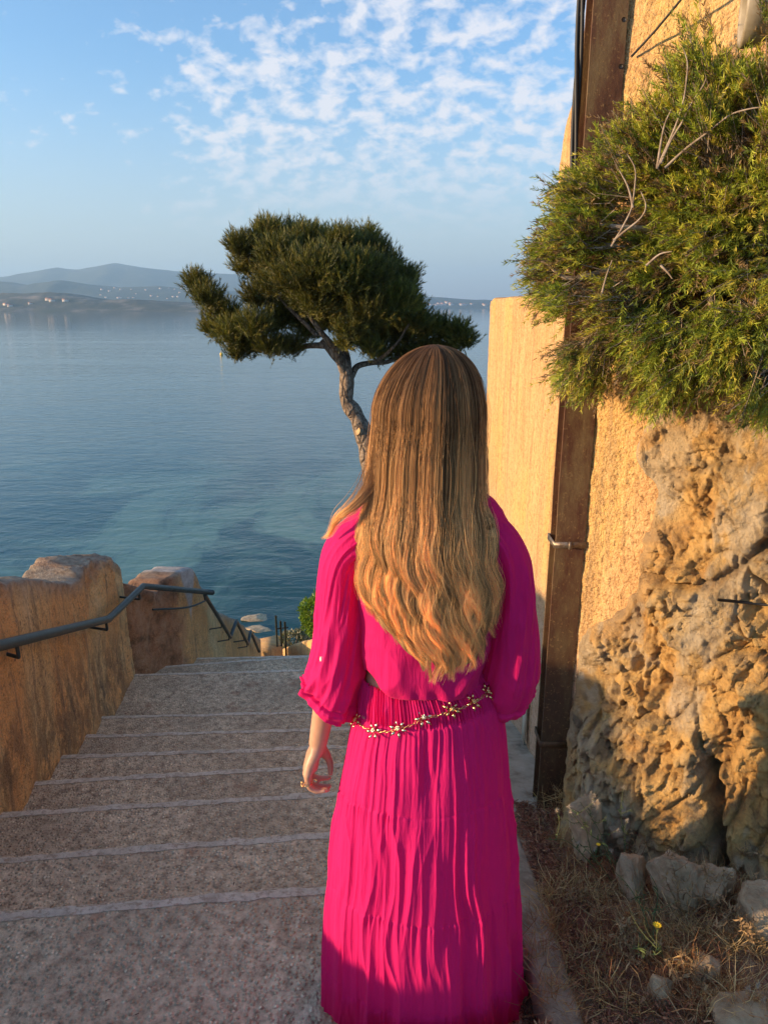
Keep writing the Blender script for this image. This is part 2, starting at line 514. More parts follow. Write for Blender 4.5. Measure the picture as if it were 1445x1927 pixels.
def plain(name, col, rough=0.8, metal=0.0, **kw):
    material(name, lambda g, out: principled(g, out, Base_Color=col, Roughness=rough, Metallic=metal, **kw))
plain('house_wall', (0.62, 0.56, 0.48), 0.9)
plain('roof_tile', (0.42, 0.19, 0.11), 0.9)
plain('buoy_yellow', (0.75, 0.50, 0.06), 0.4)
plain('black_rubber', (0.012, 0.012, 0.013), 0.55)
plain('gold', (0.85, 0.56, 0.24), 0.22, 1.0)
plain('pale_gold', (0.90, 0.76, 0.52), 0.18, 1.0)
plain('button_shell', (0.75, 0.70, 0.66), 0.3)
plain('yellow_petal', (0.80, 0.55, 0.02), 0.6)
plain('paper', (0.55, 0.52, 0.40), 0.8)
plain('eye_white', (0.75, 0.72, 0.70), 0.2)

def m_rail(g, out):
    v = g.co()
    n_ = g.noise(v, 30, 5, 0.7)
    col = g.ramp(n_, [(0.4, (0.020, 0.030, 0.028)), (0.66, (0.045, 0.058, 0.052)), (0.8, (0.12, 0.12, 0.10))])
    principled(g, out, Base_Color=col, Roughness=0.42, Metallic=0.0, Normal=g.bump(n_, 0.2, 0.002))
material('painted_steel', m_rail)

def m_rust(g, out):
    v = g.co()
    vs = g.co((1, 1, 0.3))
    a = g.noise(vs, 13, 7, 0.72)
    col = g.ramp(a, [(0.28, (0.035, 0.016, 0.009)), (0.45, (0.115, 0.048, 0.022)), (0.57, (0.17, 0.105, 0.045)), (0.74, (0.24, 0.17, 0.075))])
    r = g.maprange(g.noise(vs, 5, 5, 0.65), 0.50, 0.66, 0.0, 0.8)
    col = g.mix(r, col, (0.13, 0.040, 0.018))
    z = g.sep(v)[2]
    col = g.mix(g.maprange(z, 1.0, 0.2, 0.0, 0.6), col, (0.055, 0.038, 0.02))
    spk = g.maprange(g.noise(v, 95, 4, 0.7), 0.58, 0.68, 0.0, 0.6)
    col = g.mix(spk, col, (0.34, 0.21, 0.08))
    principled(g, out, Base_Color=col, Roughness=0.72, Metallic=0.15, Normal=g.bump(g.noise(v, 120, 5, 0.7), 0.5, 0.003))
material('rusted_steel', m_rust)
def m_galv(g, out):
    n_ = g.noise(g.co(), 60, 4, 0.6)
    principled(g, out, Base_Color=g.ramp(n_, [(0.35, (0.14, 0.10, 0.07)), (0.7, (0.30, 0.26, 0.21))]), Roughness=0.45, Metallic=0.6)
material('steel_band', m_galv)
def m_pipe(g, out):
    n_ = g.noise(g.co(), 14, 5, 0.65)
    principled(g, out, Base_Color=g.ramp(n_, [(0.35, (0.24, 0.20, 0.14)), (0.7, (0.42, 0.37, 0.28))]), Roughness=0.55)
material('old_pvc', m_pipe)

def m_bark(g, out):
    v = g.co((1, 1, 0.5))
    c = g.vor(v, 9, 'DISTANCE_TO_EDGE')
    n_ = g.noise(g.co(), 22, 5, 0.7)
    col = g.ramp(n_, [(0.3, (0.10, 0.07, 0.05)), (0.55, (0.25, 0.19, 0.14)), (0.75, (0.42, 0.35, 0.28))])
    col = g.mix(g.maprange(c, 0.0, 0.10, 0.7, 0.0), col, (0.05, 0.03, 0.02))
    h = g.math('ADD', g.maprange(c, 0.0, 0.2), g.math('MULTIPLY', n_, 0.6))
    principled(g, out, Base_Color=col, Roughness=0.95, Normal=g.bump(h, 0.9, 0.03))
material('pine_bark', m_bark)
plain('cut_wood', (0.50, 0.32, 0.16), 0.8)
def m_twig(g, out):
    n_ = g.noise(g.co(), 60, 4, 0.6)
    principled(g, out, Base_Color=g.ramp(n_, [(0.3, (0.16, 0.11, 0.07)), (0.7, (0.40, 0.33, 0.26))]), Roughness=0.9)
material('dry_twig', m_twig)

def leafy(name, trans=0.35, rough=0.55):
    def f(g, out):
        c = g.attr('tint')
        d = g.n('BsdfPrincipled', {'Base Color': c, 'Roughness': rough})
        tr = g.n('BsdfTranslucent', {'Color': g.mix(1.0, c, (1.15, 1.1, 0.5), 'MULTIPLY')})
        mx = g.n('MixShader', {0: trans, 1: d.outputs[0], 2: tr.outputs[0]})
        g.t.links.new(mx.outputs[0], out.inputs['Surface'])
    material(name, f)
leafy('needle_foliage', 0.30)
leafy('pine_needles', 0.18)
leafy('broad_leaf', 0.3, 0.45)
leafy('dry_plant', 0.25, 0.9)
leafy('litter', 0.1, 0.95)

def m_skin(g, out):
    n_ = g.noise(g.co(), 30, 4, 0.6)
    col = g.ramp(n_, [(0.3, (0.50, 0.265, 0.165)), (0.7, (0.58, 0.325, 0.21))])
    principled(g, out, Base_Color=col, Roughness=0.48, Subsurface_Weight=0.12, Subsurface_Radius=(0.01, 0.004, 0.002),
               Normal=g.bump(g.noise(g.co(), 260, 3, 0.6), 0.15, 0.001))
material('skin', m_skin)

def m_fabric(g, out):
    v = g.co()
    crin = g.noise(g.co((105, 105, 9)), 1.0, 5, 0.62, 1.3)
    weave = g.noise(g.co((40, 40, 500)), 1.0, 2, 0.5)
    slub = g.noise(v, 14, 4, 0.6)
    col = g.mix(g.maprange(slub, 0.35, 0.7, 0.0, 0.35), (0.86, 0.016, 0.195), (0.75, 0.013, 0.175))
    col = g.mix(g.maprange(crin, 0.35, 0.7, 0.0, 0.25), col, (0.66, 0.009, 0.15))
    h = g.math('ADD', g.math('MULTIPLY', crin, 1.0), g.math('MULTIPLY', weave, 0.15))
    nb = g.bump(h, 0.6, 0.0040)
    d = g.n('BsdfPrincipled', {'Base Color': col, 'Roughness': 0.75, 'Sheen Weight': 0.25, 'Sheen Roughness': 0.4, 'Sheen Tint': (1, 0.25, 0.5, 1), 'Specular IOR Level': 0.2, 'Normal': nb})
    tr = g.n('BsdfTranslucent', {'Color': (0.95, 0.012, 0.18, 1), 'Normal': nb})
    mx = g.n('MixShader', {0: 0.30, 1: d.outputs[0], 2: tr.outputs[0]})
    g.t.links.new(mx.outputs[0], out.inputs['Surface'])
material('pink_gauze', m_fabric)

def m_hair(g, out):
    hi = g.n('HairInfo')
    t = hi.outputs['Intercept']; r = hi.outputs['Random']; lk = g.attr('lock', 'Fac')
    col = g.ramp(t, [(0.0, (0.14, 0.076, 0.042)), (0.26, (0.24, 0.140, 0.074)), (0.55, (0.44, 0.280, 0.145)), (1.0, (0.72, 0.480, 0.230))])
    dark = g.mix(1.0, col, (0.45, 0.40, 0.36), 'MULTIPLY')
    lite = g.mix(1.0, col, (1.45, 1.45, 1.40), 'MULTIPLY')
    col = g.mix(g.maprange(r, 0.0, 0.35, 0.75, 0.0), col, dark)
    col = g.mix(g.maprange(r, 0.65, 1.0, 0.0, 0.8), col, lite)
    col = g.mix(1.0, col, g.ramp(lk, [(0.0, (0.35, 0.32, 0.30)), (0.5, (1.0, 1.0, 1.0)), (1.0, (1.75, 1.65, 1.4))]), 'MULTIPLY')
    dif = g.n('BsdfPrincipled', {'Base Color': col, 'Roughness': 0.6, 'Specular IOR Level': 0.15})
    hr_ = g.n('BsdfHair', {'Color': g.mix(1.0, col, (2.2, 2.0, 1.7), 'MULTIPLY'), 'RoughnessU': 0.22, 'RoughnessV': 0.8}, component='Reflection')
    tr_ = g.n('BsdfHair', {'Color': g.mix(1.0, col, (1.6, 1.4, 1.0), 'MULTIPLY'), 'RoughnessU': 0.35, 'RoughnessV': 0.6}, component='Transmission')
    m1 = g.n('MixShader', {0: 0.32, 1: dif.outputs[0], 2: hr_.outputs[0]})
    m2 = g.n('MixShader', {0: 0.12, 1: m1.outputs[0], 2: tr_.outputs[0]})
    g.t.links.new(m2.outputs[0], out.inputs['Surface'])
material('hair_strand', m_hair)
def m_hairbase(g, out):
    v = g.co((70, 70, 2))
    z = g.sep(g.co())[2]
    n_ = g.noise(v, 1.0, 4, 0.6)
    a = g.ramp(n_, [(0.3, (0.05, 0.028, 0.014)), (0.7, (0.15, 0.085, 0.04))])
    b = g.ramp(n_, [(0.3, (0.12, 0.065, 0.026)), (0.7, (0.32, 0.19, 0.08))])
    principled(g, out, Base_Color=g.mix(g.maprange(z, 1.45, 1.05), a, b), Roughness=0.55, Normal=g.bump(n_, 0.8, 0.006))
material('hair_under', m_hairbase)
# ------------------------------------------------------------------ sea and far land
SEA = -10.25
R_FAR = 9000.0
a = np.linspace(-math.pi, math.pi, 97)[:-1]
rr = np.array([2, 12, 30, 60, 120, 300, 800, 2500, 6000, R_FAR])
V = [(0, 0, SEA)] + [(r * math.cos(t), 20 + r * math.sin(t), SEA) for r in rr for t in a]
F = grid_faces(len(rr), len(a), close_v=True, off=1)
T3 = [(0, 1 + j, 1 + (j + 1) % len(a)) for j in range(len(a))]
tag(mesh('sea', V, [F[:, ::-1], T3], 'sea_water'), kind='structure')

def land(name, prof, dist, width, mat, seed, rough=0.12, nx=260, ny=26, extend=0.0):
    """a ridge: prof = (px, py) of its skyline; the shore lies at dist, the crest width/2 further"""
    pr = np.array(prof, float)
    px = np.linspace(pr[0, 0], pr[-1, 0], nx)
    py = np.interp(px, pr[:, 0], pr[:, 1])
    crest_y = dist + width * 0.55
    top = np.array([ony(x_, y_, crest_y) for x_, y_ in zip(px, py)])
    k = np.linspace(0, 1, ny)
    V = []
    for j, t in enumerate(k):
        y = dist + width * t
        shape = math.sin(min(t / 0.55, 1.0) * math.pi / 2) if t < 0.55 else max(0.0, math.cos((t - 0.55) / 0.45 * math.pi / 2))
        x = top[:, 0] * (1 + 0.25 * (t - 0.55) * width / crest_y)
        hgt = (top[:, 2] - SEA) * shape
        p = np.stack([x / (width * 0.25), np.full(nx, y) / (width * 0.25), np.zeros(nx)], 1)
        nz = fbm(p * 1.0, 5, seed) * rough * (top[:, 2] - SEA)
        edge = fbm(p * 1.5 + 9, 3, seed + 3) * width * 0.03
        V.append(np.stack([x, y + edge, SEA - 1.5 + hgt + nz * min(1, t * 6) * (1 if t < 0.5 else 0.4)], 1))
    V = np.array(V)
    return tag(mesh(name, V.reshape(-1, 3), grid_faces(ny, nx), mat), kind='structure')
land('mountains', [(-500, 552), (-200, 535), (0, 521), (60, 512), (112, 503), (150, 507), (185, 501), (218, 495), (250, 500), (300, 506), (345, 512), (400, 513), (450, 515), (520, 528), (620, 542), (760, 556), (900, 566), (1200, 572), (1700, 576)], 5400, 1600, 'forest_hill', 11, 0.10)
land('mountains.001', [(-500, 548), (-150, 536), (0, 530), (60, 536), (120, 527), (170, 536), (230, 540), (300, 537), (380, 545), (480, 548), (600, 556), (760, 566)], 3500, 900, 'forest_hill', 23, 0.14)
land('headland', [(-600, 560), (-200, 556), (0, 553), (60, 551), (100, 550), (140, 553), (170, 557), (215, 563), (260, 562), (300, 564), (335, 566), (372, 570), (420, 574), (470, 579), (500, 583)], 1750, 420, 'headland_ground', 31, 0.22, 420, 40)
land('far_shore', [(560, 575), (680, 566), (780, 559), (830, 560), (880, 563), (960, 566), (1200, 570), (1500, 575)], 4000, 700, 'forest_hill', 41, 0.18)

def house_mesh(w, d, h, seed):
    mb = MB()
    mb.box((-w/2, -d/2, 0), (w/2, d/2, h))
    wall = mb.build('wall', 'house_wall')
    mb = MB(); e = 0.6
    v = [(-w/2-e, -d/2-e, h), (w/2+e, -d/2-e, h), (w/2+e, d/2+e, h), (-w/2-e, d/2+e, h), (-w/2-e, 0, h + d*0.22), (w/2+e, 0, h + d*0.22)]
    mb.add(v, [(0, 1, 5, 4), (2, 3, 4, 5), (3, 2, 1, 0)], [(0, 4, 3), (1, 2, 5)])
    roof = mb.build('roof', 'roof_tile', smooth=False)
    return wall, roof
hw, hr = house_mesh(16, 11, 7, 1)
protos = (hw, hr)
def add_house(pos, rot, sc, label, group, first):
    e = empty('hillside_house', pos)
    e.rotation_euler = (0, 0, rot); e.scale = (sc, sc, sc)
    tag(e, label, 'house', group)
    for p in protos:
        c = p if first else p.copy()
        if not first: COL.objects.link(c)
        c.parent = e
hs = random.Random(5)
def ground_hit(px, py, objname):
    o = bpy.data.objects[objname]
    r = Vector(ray(px, py)).normalized()
    ok, loc, nrm, idx = o.ray_cast(Vector((0, 0, CAM_H)), r)
    return loc if ok else None
first = True
for px, py in [(92, 565), (99, 567), (124, 567), (12, 574), (20, 577), (58, 572)]:
    q = ground_hit(px, py, 'headland')
    if q:
        add_house(q - Vector((0, 0, 2)), hs.uniform(-0.5, 0.5), hs.uniform(0.6, 0.9), 'tiny pale house on the wooded headland across the water', 'houses on the headland', first); first = False
for k in range(26):
    px, py = hs.uniform(190, 372), hs.uniform(541, 562)
    q = ground_hit(px, py, 'mountains.001')
    if q:
        add_house(q - Vector((0, 0, 2)), hs.uniform(-0.6, 0.6), hs.uniform(0.5, 0.85), 'tiny white house scattered on the hazy slope left of the pine', 'houses on the hazy slope', first); first = False
for k in range(26):
    px, py = hs.uniform(790, 915), hs.uniform(570.5, 575.5)
    q = ground_hit(px, py, 'far_shore')
    if q:
        add_house(q - Vector((0, 0, 2)), hs.uniform(-0.5, 0.5), hs.uniform(0.8, 1.5), 'tiny white house in the shoreline town right of the pine', 'houses on the far shore', first); first = False

# haze: one even box of air over sea and hills
def m_haze(g, out):
    vol = g.n('VolumePrincipled', {'Color': (0.40, 0.68, 1.0, 1), 'Density': 1.75e-4, 'Anisotropy': 0.15})
    g.t.links.new(vol.outputs[0], out.inputs['Volume'])
material('hazy_air', m_haze)
mb = MB(); mb.box((-9500, -9500, SEA - 6), (9500, 9500, 460))
hz_o = mb.build('haze', 'hazy_air', smooth=False)
tag(hz_o, 'thin even sea haze over the bay', None, None, 'stuff')

# buoy
bq = onz(417, 668, SEA)
b = empty('mooring_buoy', bq)
mb = MB(); mb.ball((0, 0, 0.22), (0.42, 0.42, 0.42), 14, 9); mb.build('float', 'buoy_yellow', b, local=True)
mb = MB(); mb.tube([(0, 0, 0.55), (0, 0, 0.95)], [0.14, 0.05], 10); mb.tube([(0, 0, 0.93), (0, 0, 1.05)], 0.09, 10); mb.build('topmark', 'buoy_yellow', b, local=True)
tag(b, 'small yellow mooring buoy floating on the sea below the pine', 'buoy')

# ------------------------------------------------------------------ the slope down to the shore
def z_line(y):
    y = np.asarray(y, float)
    return np.where(y < 5.7, -1.55 - 0.0 * y, np.where(y < 9, -1.55 - 0.62 * (y - 5.7), -3.6 - 0.47 * (y - 9)))
gx = np.linspace(-26, 26, 150); gy = np.linspace(-6, 27, 140)
X, Y = np.meshgrid(gx, gy, indexing='ij')
side = np.where(X < -0.6, np.maximum(0, -0.6 - X - 1.6) * 0.75, np.maximum(0, X - 2.2) * 0.12)
Z = z_line(Y) - 0.35 - side + 0.22 * fbm(np.stack([X * 0.5, Y * 0.5, X * 0], -1), 5, 3) - 0.2
Z = np.maximum(Z, SEA - 1.2)
tag(mesh('hillside', np.stack([X, Y, Z], -1).reshape(-1, 3), grid_faces(150, 140), 'hillside_ground'), kind='structure')

# ------------------------------------------------------------------ stairs
ER = [(540, 1920), (600, 1665), (600, 1563), (600, 1490), (600, 1437), (600, 1403), (600, 1369), (600, 1336), (600, 1258), (600, 1232)]
EL = [(0, 2000), (0, 1715), (0, 1612), (0, 1527), (70, 1468), (118, 1420), (160, 1382), (205, 1347), (245, 1268), (345, 1250)]
edges = []
for i, (r_, l_) in enumerate(zip(ER, EL)):
    z = 0.15 - 0.15 * i
    A, B = onz(*r_, z), onz(*l_, z)
    sl = (A.y - B.y) / (A.x - B.x) if i else 0.03
    edges.append((A.y - sl * A.x if i else 1.235, sl, z))
y_last, sl_last, z_last = edges[-1]
for k in range(1, 13):
    edges.append((y_last + 0.275 * k, 0.05, z_last - 0.172 * k))
stairs = tag(empty('stairs', (-0.7, 1.2, 0.0)), kind='structure')
def slab(P, drop, name, mat, parent):
    """closed slab from a grid of top points P (nu,nv,3)"""
    nu, nv = P.shape[:2]
    top = P.reshape(-1, 3); bot = top.copy(); bot[:, 2] -= drop
    F = grid_faces(nu, nv)
    n = nu * nv
    rim = [j for j in range(nv)] + [i * nv + nv - 1 for i in range(1, nu)] + [(nu - 1) * nv + j for j in range(nv - 2, -1, -1)] + [i * nv for i in range(nu - 2, 0, -1)]
    # own copies of rim vertices, so that the arris stays sharp under smooth shading
    rv = np.concatenate([top[rim], bot[rim]]); m = len(rim)
    q = [(2 * n * 0 + n + k, n + (k + 1) % m, n + m + (k + 1) % m, n + m + k) for k in range(m)]
    return mesh(name, np.concatenate([top, rv]), [F, np.array(q)], mat, parent)
XR = 0.40
prev = (-1.6, 0.1, None)
for i, (y0, sl, z) in enumerate(edges):
    xl = -2.45
    nx_, ny_ = (130, 18) if i < 10 else (30, 6)
    if i == 0: ny_ = 50
    xs = np.linspace(xl, XR, nx_)
    wob = 0.006 * fbm(np.stack([xs * 3, xs * 0 + i * 7.3, xs * 0], -1), 4, 50) + 0.004 * vnoise(np.stack([xs * 22, xs * 0 + i, xs * 0], -1), 51)
    far = y0 + sl * xs + wob
    near_ = prev[0] + prev[1] * xs - 0.04
    EW = 0.040
    tt = np.linspace(0, 1, ny_)
    P = np.zeros((nx_, ny_, 3))
    P[..., 0] = xs[:, None]
    P[..., 1] = near_[:, None] + (far - 0.004 - near_)[:, None] * tt
    P[..., 2] = z + (0.005 * fbm(P * 4.0, 4, 60) + 0.0028 * fbm(P * 40.0, 3, 61)) * sstep(0.0, 0.3, 1 - tt)[None, :] - 0.012 * sstep(0.72, 1.0, 1 - tt)[None, :] * 0.3
    st = slab(P[:, :, :], 0.42, 'step', 'aggregate_concrete', stairs)
    # pale cement nosing along the far edge
    ne = 7
    te = np.linspace(0, 1, ne)
    Q = np.zeros((nx_, ne, 3))
    Q[..., 0] = xs[:, None]
    ev = 0.007 * vnoise(np.stack([xs * 9, xs * 0 + i * 3.1, xs * 0], -1), 55)
    Q[..., 1] = (far - EW - 0.001 - 0.5 * ev)[:, None] + (EW + 0.5 * ev)[:, None] * te
    worn = 0.010 * np.clip(vnoise(np.stack([xs * 6, xs * 0 + i * 5.7, xs * 0], -1), 56), 0, 1)
    Q[..., 2] = z + 0.0030 + 0.0015 * vnoise(Q * 25, 57) - (0.004 + worn)[:, None] * sstep(0.6, 1.0, te)[None, :]
    slab(Q, 0.145, 'edging', 'edge_concrete', st)
    prev = (y0, sl, z)
yl, sll, zl = edges[-1]
# lower landing at the end of the steep flight
P = np.zeros((24, 14, 3))
P[..., 0] = np.linspace(-2.3, 0.6, 24)[:, None]; P[..., 1] = np.linspace(yl - 0.05, yl + 0.6, 14)[None, :]
P[..., 2] = zl - 0.17 + 0.006 * fbm(P * 3, 3, 62)
tag(slab(P, 0.4, 'landing', 'aggregate_concrete', None), kind='structure')

# ------------------------------------------------------------------ loft of a wall along a plan line
def wall_loft(name, ys, xin, ztop, zbot, thick, mat, sign, disp, seed, attrs_fn=None, round_r=0.06, parent=None, nface=60):
    """sign=+1: face looks to +x (left parapet); -1: face looks to -x"""
    n = len(ys)
    # profile parameter: inner face up, rounded top, outer face down
    prof = []
    for t in np.linspace(0, 1, nface): prof.append((0.0, t, 0, 0))
    na = 15
    for k in range(1, na): prof.append((1, 1, k / na, 0))
    prof.append((1, 1, 1, 0)); 
    for t in np.linspace(1, 0, 12)[1:]: prof.append((2, t, 1, 1))
    V = np.zeros((n, len(prof), 3)); top = np.zeros((n, len(prof)))
    for j, (kind_, t, a_, _) in enumerate(prof):
        if kind_ == 0:
            x = xin.copy(); z = zbot + (ztop - round_r - zbot) * t
        elif kind_ == 1:
            an = a_ * math.pi
            x = xin - sign * (thick / 2) * (1 - math.copysign(abs(math.cos(an)) ** 0.55, math.cos(an))); z = ztop - round_r + round_r * abs(math.sin(an)) ** 0.35
        else:
            x = xin - sign * thick; z = zbot + (ztop - round_r - zbot) * t
        V[:, j, 0] = x; V[:, j, 1] = ys; V[:, j, 2] = z
        top[:, j] = 1.0 if kind_ == 1 else (sstep(0.93, 1.0, t) * 0.6 if kind_ == 0 else 0)
    d = disp(V)
    V[..., 0] += sign * d[0]
    V[..., 2] += d[1] * (top > 0.3)
    at = {'top': np.clip(top + 0.0, 0, 1).ravel()}
    if attrs_fn: 
        for k_, v_ in attrs_fn(V).items(): at[k_] = v_.ravel()
    F = grid_faces(n, len(prof))
    m = len(prof)
    caps = [np.array([[0 * m + j for j in range(m)]]), np.array([[(n - 1) * m + j for j in range(m)][::-1]])]
    if sign > 0: F = F[:, ::-1]; caps = [c[:, ::-1] for c in caps]
    return mesh(name, V.reshape(-1, 3), [F[:, ::-1]] + [c[:, ::-1] for c in caps], mat, parent, True, False, at)

ysA = np.linspace(-1.8, 5.06, 420)
xA = -1.63 - 0.145 * (ysA - 2.55) - 0.02 * np.sin(ysA * 2)
zA = np.interp(ysA, [-1.8, 0.72, 0.95, 1.2, 1.4, 1.75, 2.2, 2.6, 2.9, 3.27, 3.95, 4.08, 4.22, 4.5, 4.75, 4.95, 5.06], [0.66, 0.64, 0.40, 0.42, 0.54, 0.78, 0.88, 0.78, 0.60, 0.47, 0.175, 0.155, 0.175, 0.135, 0.05, -0.06, -0.14])  # unseen near stretch: heights shaped for sunlight on skirt and shade on bed
zA += 0.012 * fbm(np.stack([ysA * 6, ysA * 0, ysA * 0], -1), 4, 70)
zbA = np.interp(ysA, [-1.8, 1.5, 5.06], [-0.4, -0.4, -1.35])
def dispA(V):
    a_ = 0.034 * fbm(V * np.array([1, 1.6, 1.6]), 4, 71) + 0.012 * fbm(V * 9, 4, 72, 0.6) + 0.004 * fbm(V * 32, 3, 76)
    lump = sstep(4.02, 4.25, V[..., 1]) * 0.035
    rk_ = sstep(4.05, 4.3, V[..., 1]) * sstep(-0.35, 0.0, V[..., 2])
    return a_ - lump * 0.3 + rk_ * 0.035 * fbm(V * 11, 5, 77, 0.62), 0.024 * fbm(V * 7, 5, 73, 0.62) + 0.045 * fbm(V * 8, 5, 74, 0.65) * sstep(4.0, 4.3, V[..., 1])
def attA(V):
    y, z = V[..., 1], V[..., 2]
    n_ = fbm(V * 5, 3, 75)
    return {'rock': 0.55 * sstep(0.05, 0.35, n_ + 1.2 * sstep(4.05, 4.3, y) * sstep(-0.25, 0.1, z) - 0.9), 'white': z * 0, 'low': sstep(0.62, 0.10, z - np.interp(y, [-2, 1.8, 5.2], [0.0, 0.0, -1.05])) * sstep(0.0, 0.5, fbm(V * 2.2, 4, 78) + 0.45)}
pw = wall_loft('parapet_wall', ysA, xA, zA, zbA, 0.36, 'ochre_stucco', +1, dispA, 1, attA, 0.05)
tag(pw, 'low ochre stucco parapet wall with a humped end along the left of the steps', 'wall')

ysB = np.linspace(5.07, 8.75, 330)
xB = np.interp(ysB, [5.07, 5.14, 5.35, 5.6, 6.0, 7.0, 9.6], [-2.02, -1.97, -1.86, -1.76, -1.71, -1.69, -1.66])
zB = np.interp(ysB, [5.07, 5.3, 5.45, 5.55, 5.75, 5.95, 6.1, 6.2, 6.5, 6.77, 7.48, 8.1, 9.6], [-0.26, -0.42, -0.50, -0.44, -0.425, -0.49, -0.68, -0.80, -1.08, -1.29, -1.70, -2.13, -3.1])
zbB = np.interp(ysB, [5.07, 5.7, 9.6], [-1.6, -1.9, -4.2])
zB += 0.02 * fbm(np.stack([ysB * 5, ysB * 0, ysB * 0], -1), 3, 80)
def dispB(V):
    rk = sstep(5.68, 5.50, V[..., 1])
    return rk * (0.055 * fbm(V * np.array([6, 6, 4]), 5, 81) - 0.02) + 0.015 * fbm(V * 3, 4, 82), 0.015 * fbm(V * 8, 3, 83)
def attB(V):
    y, z = V[..., 1], V[..., 2]
    rk = sstep(5.75, 5.55, y + 0.12 * fbm(V * 7, 3, 84))
    tri = sstep(0.0, 0.05, 0.17 - np.abs(y - 5.86) - (-0.45 - z) * 0.30) * (z > -1.05)
    return {'rock': np.clip(rk * 0.85, 0, 1), 'white': np.clip(tri, 0, 1) * 0.95, 'low': z * 0 + 0.3}
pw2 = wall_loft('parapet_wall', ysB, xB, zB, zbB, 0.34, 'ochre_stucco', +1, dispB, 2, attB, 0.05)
tag(pw2, 'lower stained parapet wall with a white patched post beside the steep flight', 'wall')

# ------------------------------------------------------------------ tall plaster walls on the right
WX = 0.69
def dispW(V):
    return 0.010 * fbm(V * np.array([1, 1.2, 1.0]), 3, 90) + 0.005 * fbm(V * 11, 4, 91) + 0.0022 * fbm(V * 42, 2, 92), 0.006 * fbm(V * 7, 3, 93)
ysC = np.linspace(3.02, 4.86, 300)
zC = np.interp(ysC, [3.02, 4.66, 4.76, 4.83, 4.86], [1.80, 1.805, 1.79, 1.74, 1.66])
wc = wall_loft('plaster_wall', ysC, WX + 0.012 - 0.012 * (ysC - 3) + 0.02 * sstep(4.75, 4.86, ysC), zC, np.full(300, -1.3), 0.30, 'rough_plaster', -1, dispW, 3, None, 0.03, None, 260)
tag(wc, 'lower sunlit plaster wall standing just right of the woman\'s hair', 'wall')
ysD = np.linspace(2.318, 3.06, 160)
zD = np.interp(ysD, [2.3, 2.62, 2.80, 2.92, 3.0, 3.045, 3.06], [2.80, 2.63, 2.56, 2.49, 2.41, 2.32, 2.25])
wd = empty('plaster_wall', (WX, 2.36, -0.6))
wp_ = wall_loft('wall_face', ysD, WX - 0.004 * (ysD - 2.3), zD, np.full(160, -0.8), 0.32, 'rough_plaster', -1, dispW, 4, None, 0.03, wd, 300)
# past the post the wall swings away to the right
CORN = np.array([WX, 2.308]); WDIR = np.array([0.759, -0.651]); WNRM = np.array([-0.651, -0.759])
def wall_pt(s_, z, off=0.0):
    return np.stack([CORN[0] + WDIR[0] * s_ + WNRM[0] * off, CORN[1] + WDIR[1] * s_ + WNRM[1] * off, z + 0 * s_], -1)
def onw(px, py, off=0.0):
    """pixel -> (s, z) on the turned wall"""
    r = ray(px, py)
    t = ((CORN + WNRM * off) @ WNRM) / (r[0] * WNRM[0] + r[1] * WNRM[1])
    p = np.array([r[0] * t, r[1] * t])
    return float((p - CORN) @ WDIR), CAM_H + r[2] * t
def onw3(px, py, off=0.0):
    s_, z = onw(px, py, off); return Vector(wall_pt(np.array(s_), np.array(z), off))
S_, Z_ = np.meshgrid(np.linspace(-0.03, 1.7, 300), np.linspace(-0.8, 3.1, 420), indexing='ij')
dd_ = np.stack([S_, S_ * 0, Z_], -1)
off_w = 0.010 * fbm(dd_ * 1.1, 3, 90) + 0.005 * fbm(dd_ * 11, 4, 91) + 0.0022 * fbm(dd_ * 42, 2, 92)
fw = mesh('wall_face', wall_pt(S_, Z_, off_w).reshape(-1, 3), grid_faces(300, 420)[:, ::-1], 'rough_plaster', wd)
mbw = MB(); a0, a1 = wall_pt(np.array(0.0), np.array(0.0), -0.05), wall_pt(np.array(1.7), np.array(0.0), -0.05); b0, b1 = wall_pt(np.array(0.0), np.array(0.0), -0.33), wall_pt(np.array(1.7), np.array(0.0), -0.33)
lo, hi = np.array([0, 0, -0.8]), np.array([0, 0, 3.08])
mbw.add([a0 + lo, a1 + lo, b1 + lo, b0 + lo, a0 + hi, a1 + hi, b1 + hi, b0 + hi], [(0, 1, 5, 4), (1, 2, 6, 5), (2, 3, 7, 6), (3, 0, 4, 7), (4, 5, 6, 7)])
mbw.build('wall_core', 'rough_plaster', wd, False)
tag(wd, 'tall sunlit plaster wall with a round shoulder behind the rusty post', 'wall')

# ------------------------------------------------------------------ rock outcrop at the foot of the tall wall
def smin_poly_dist(yy, zz, poly):
    """signed: distance to the polyline, positive towards smaller y (inside the rock)"""
    best = np.full(yy.shape, 9.0)
    for (a0, a1), (b0, b1) in zip(poly[:-1], poly[1:]):
        dy, dz = b0 - a0, b1 - a1
        t = np.clip(((yy - a0) * dy + (zz - a1) * dz) / (dy * dy + dz * dz), 0, 1)
        best = np.minimum(best, np.hypot(yy - a0 - t * dy, zz - a1 - t * dz))
    p = np.array(sorted(poly, key=lambda q: q[1]))
    yb = np.interp(zz, p[:, 1], p[:, 0])
    return np.where(yy < yb, best, -best)
bpx = [(1058, 1700), (1060, 1450), (1075, 1330), (1090, 1200), (1100, 1172), (1150, 1150), (1190, 1110), (1218, 1000), (1224, 905), (1197, 862), (1200, 770), (1215, 700), (1260, 600), (1320, 470), (1372, 300), (1400, 120)]
bound = [(2.36 - onw(*q_)[0], onw(*q_)[1]) for q_ in bpx]
ny_, nz_ = 330, 640
gy = np.linspace(2.36 - 1.25, 2.36 + 0.04, ny_); gz = np.linspace(-0.45, 2.3, nz_)
YY, ZZ = np.meshgrid(gy, gz, indexing='ij')
jag = 0.045 * fbm(np.stack([YY * 7, ZZ * 7, YY * 0], -1), 4, 100)
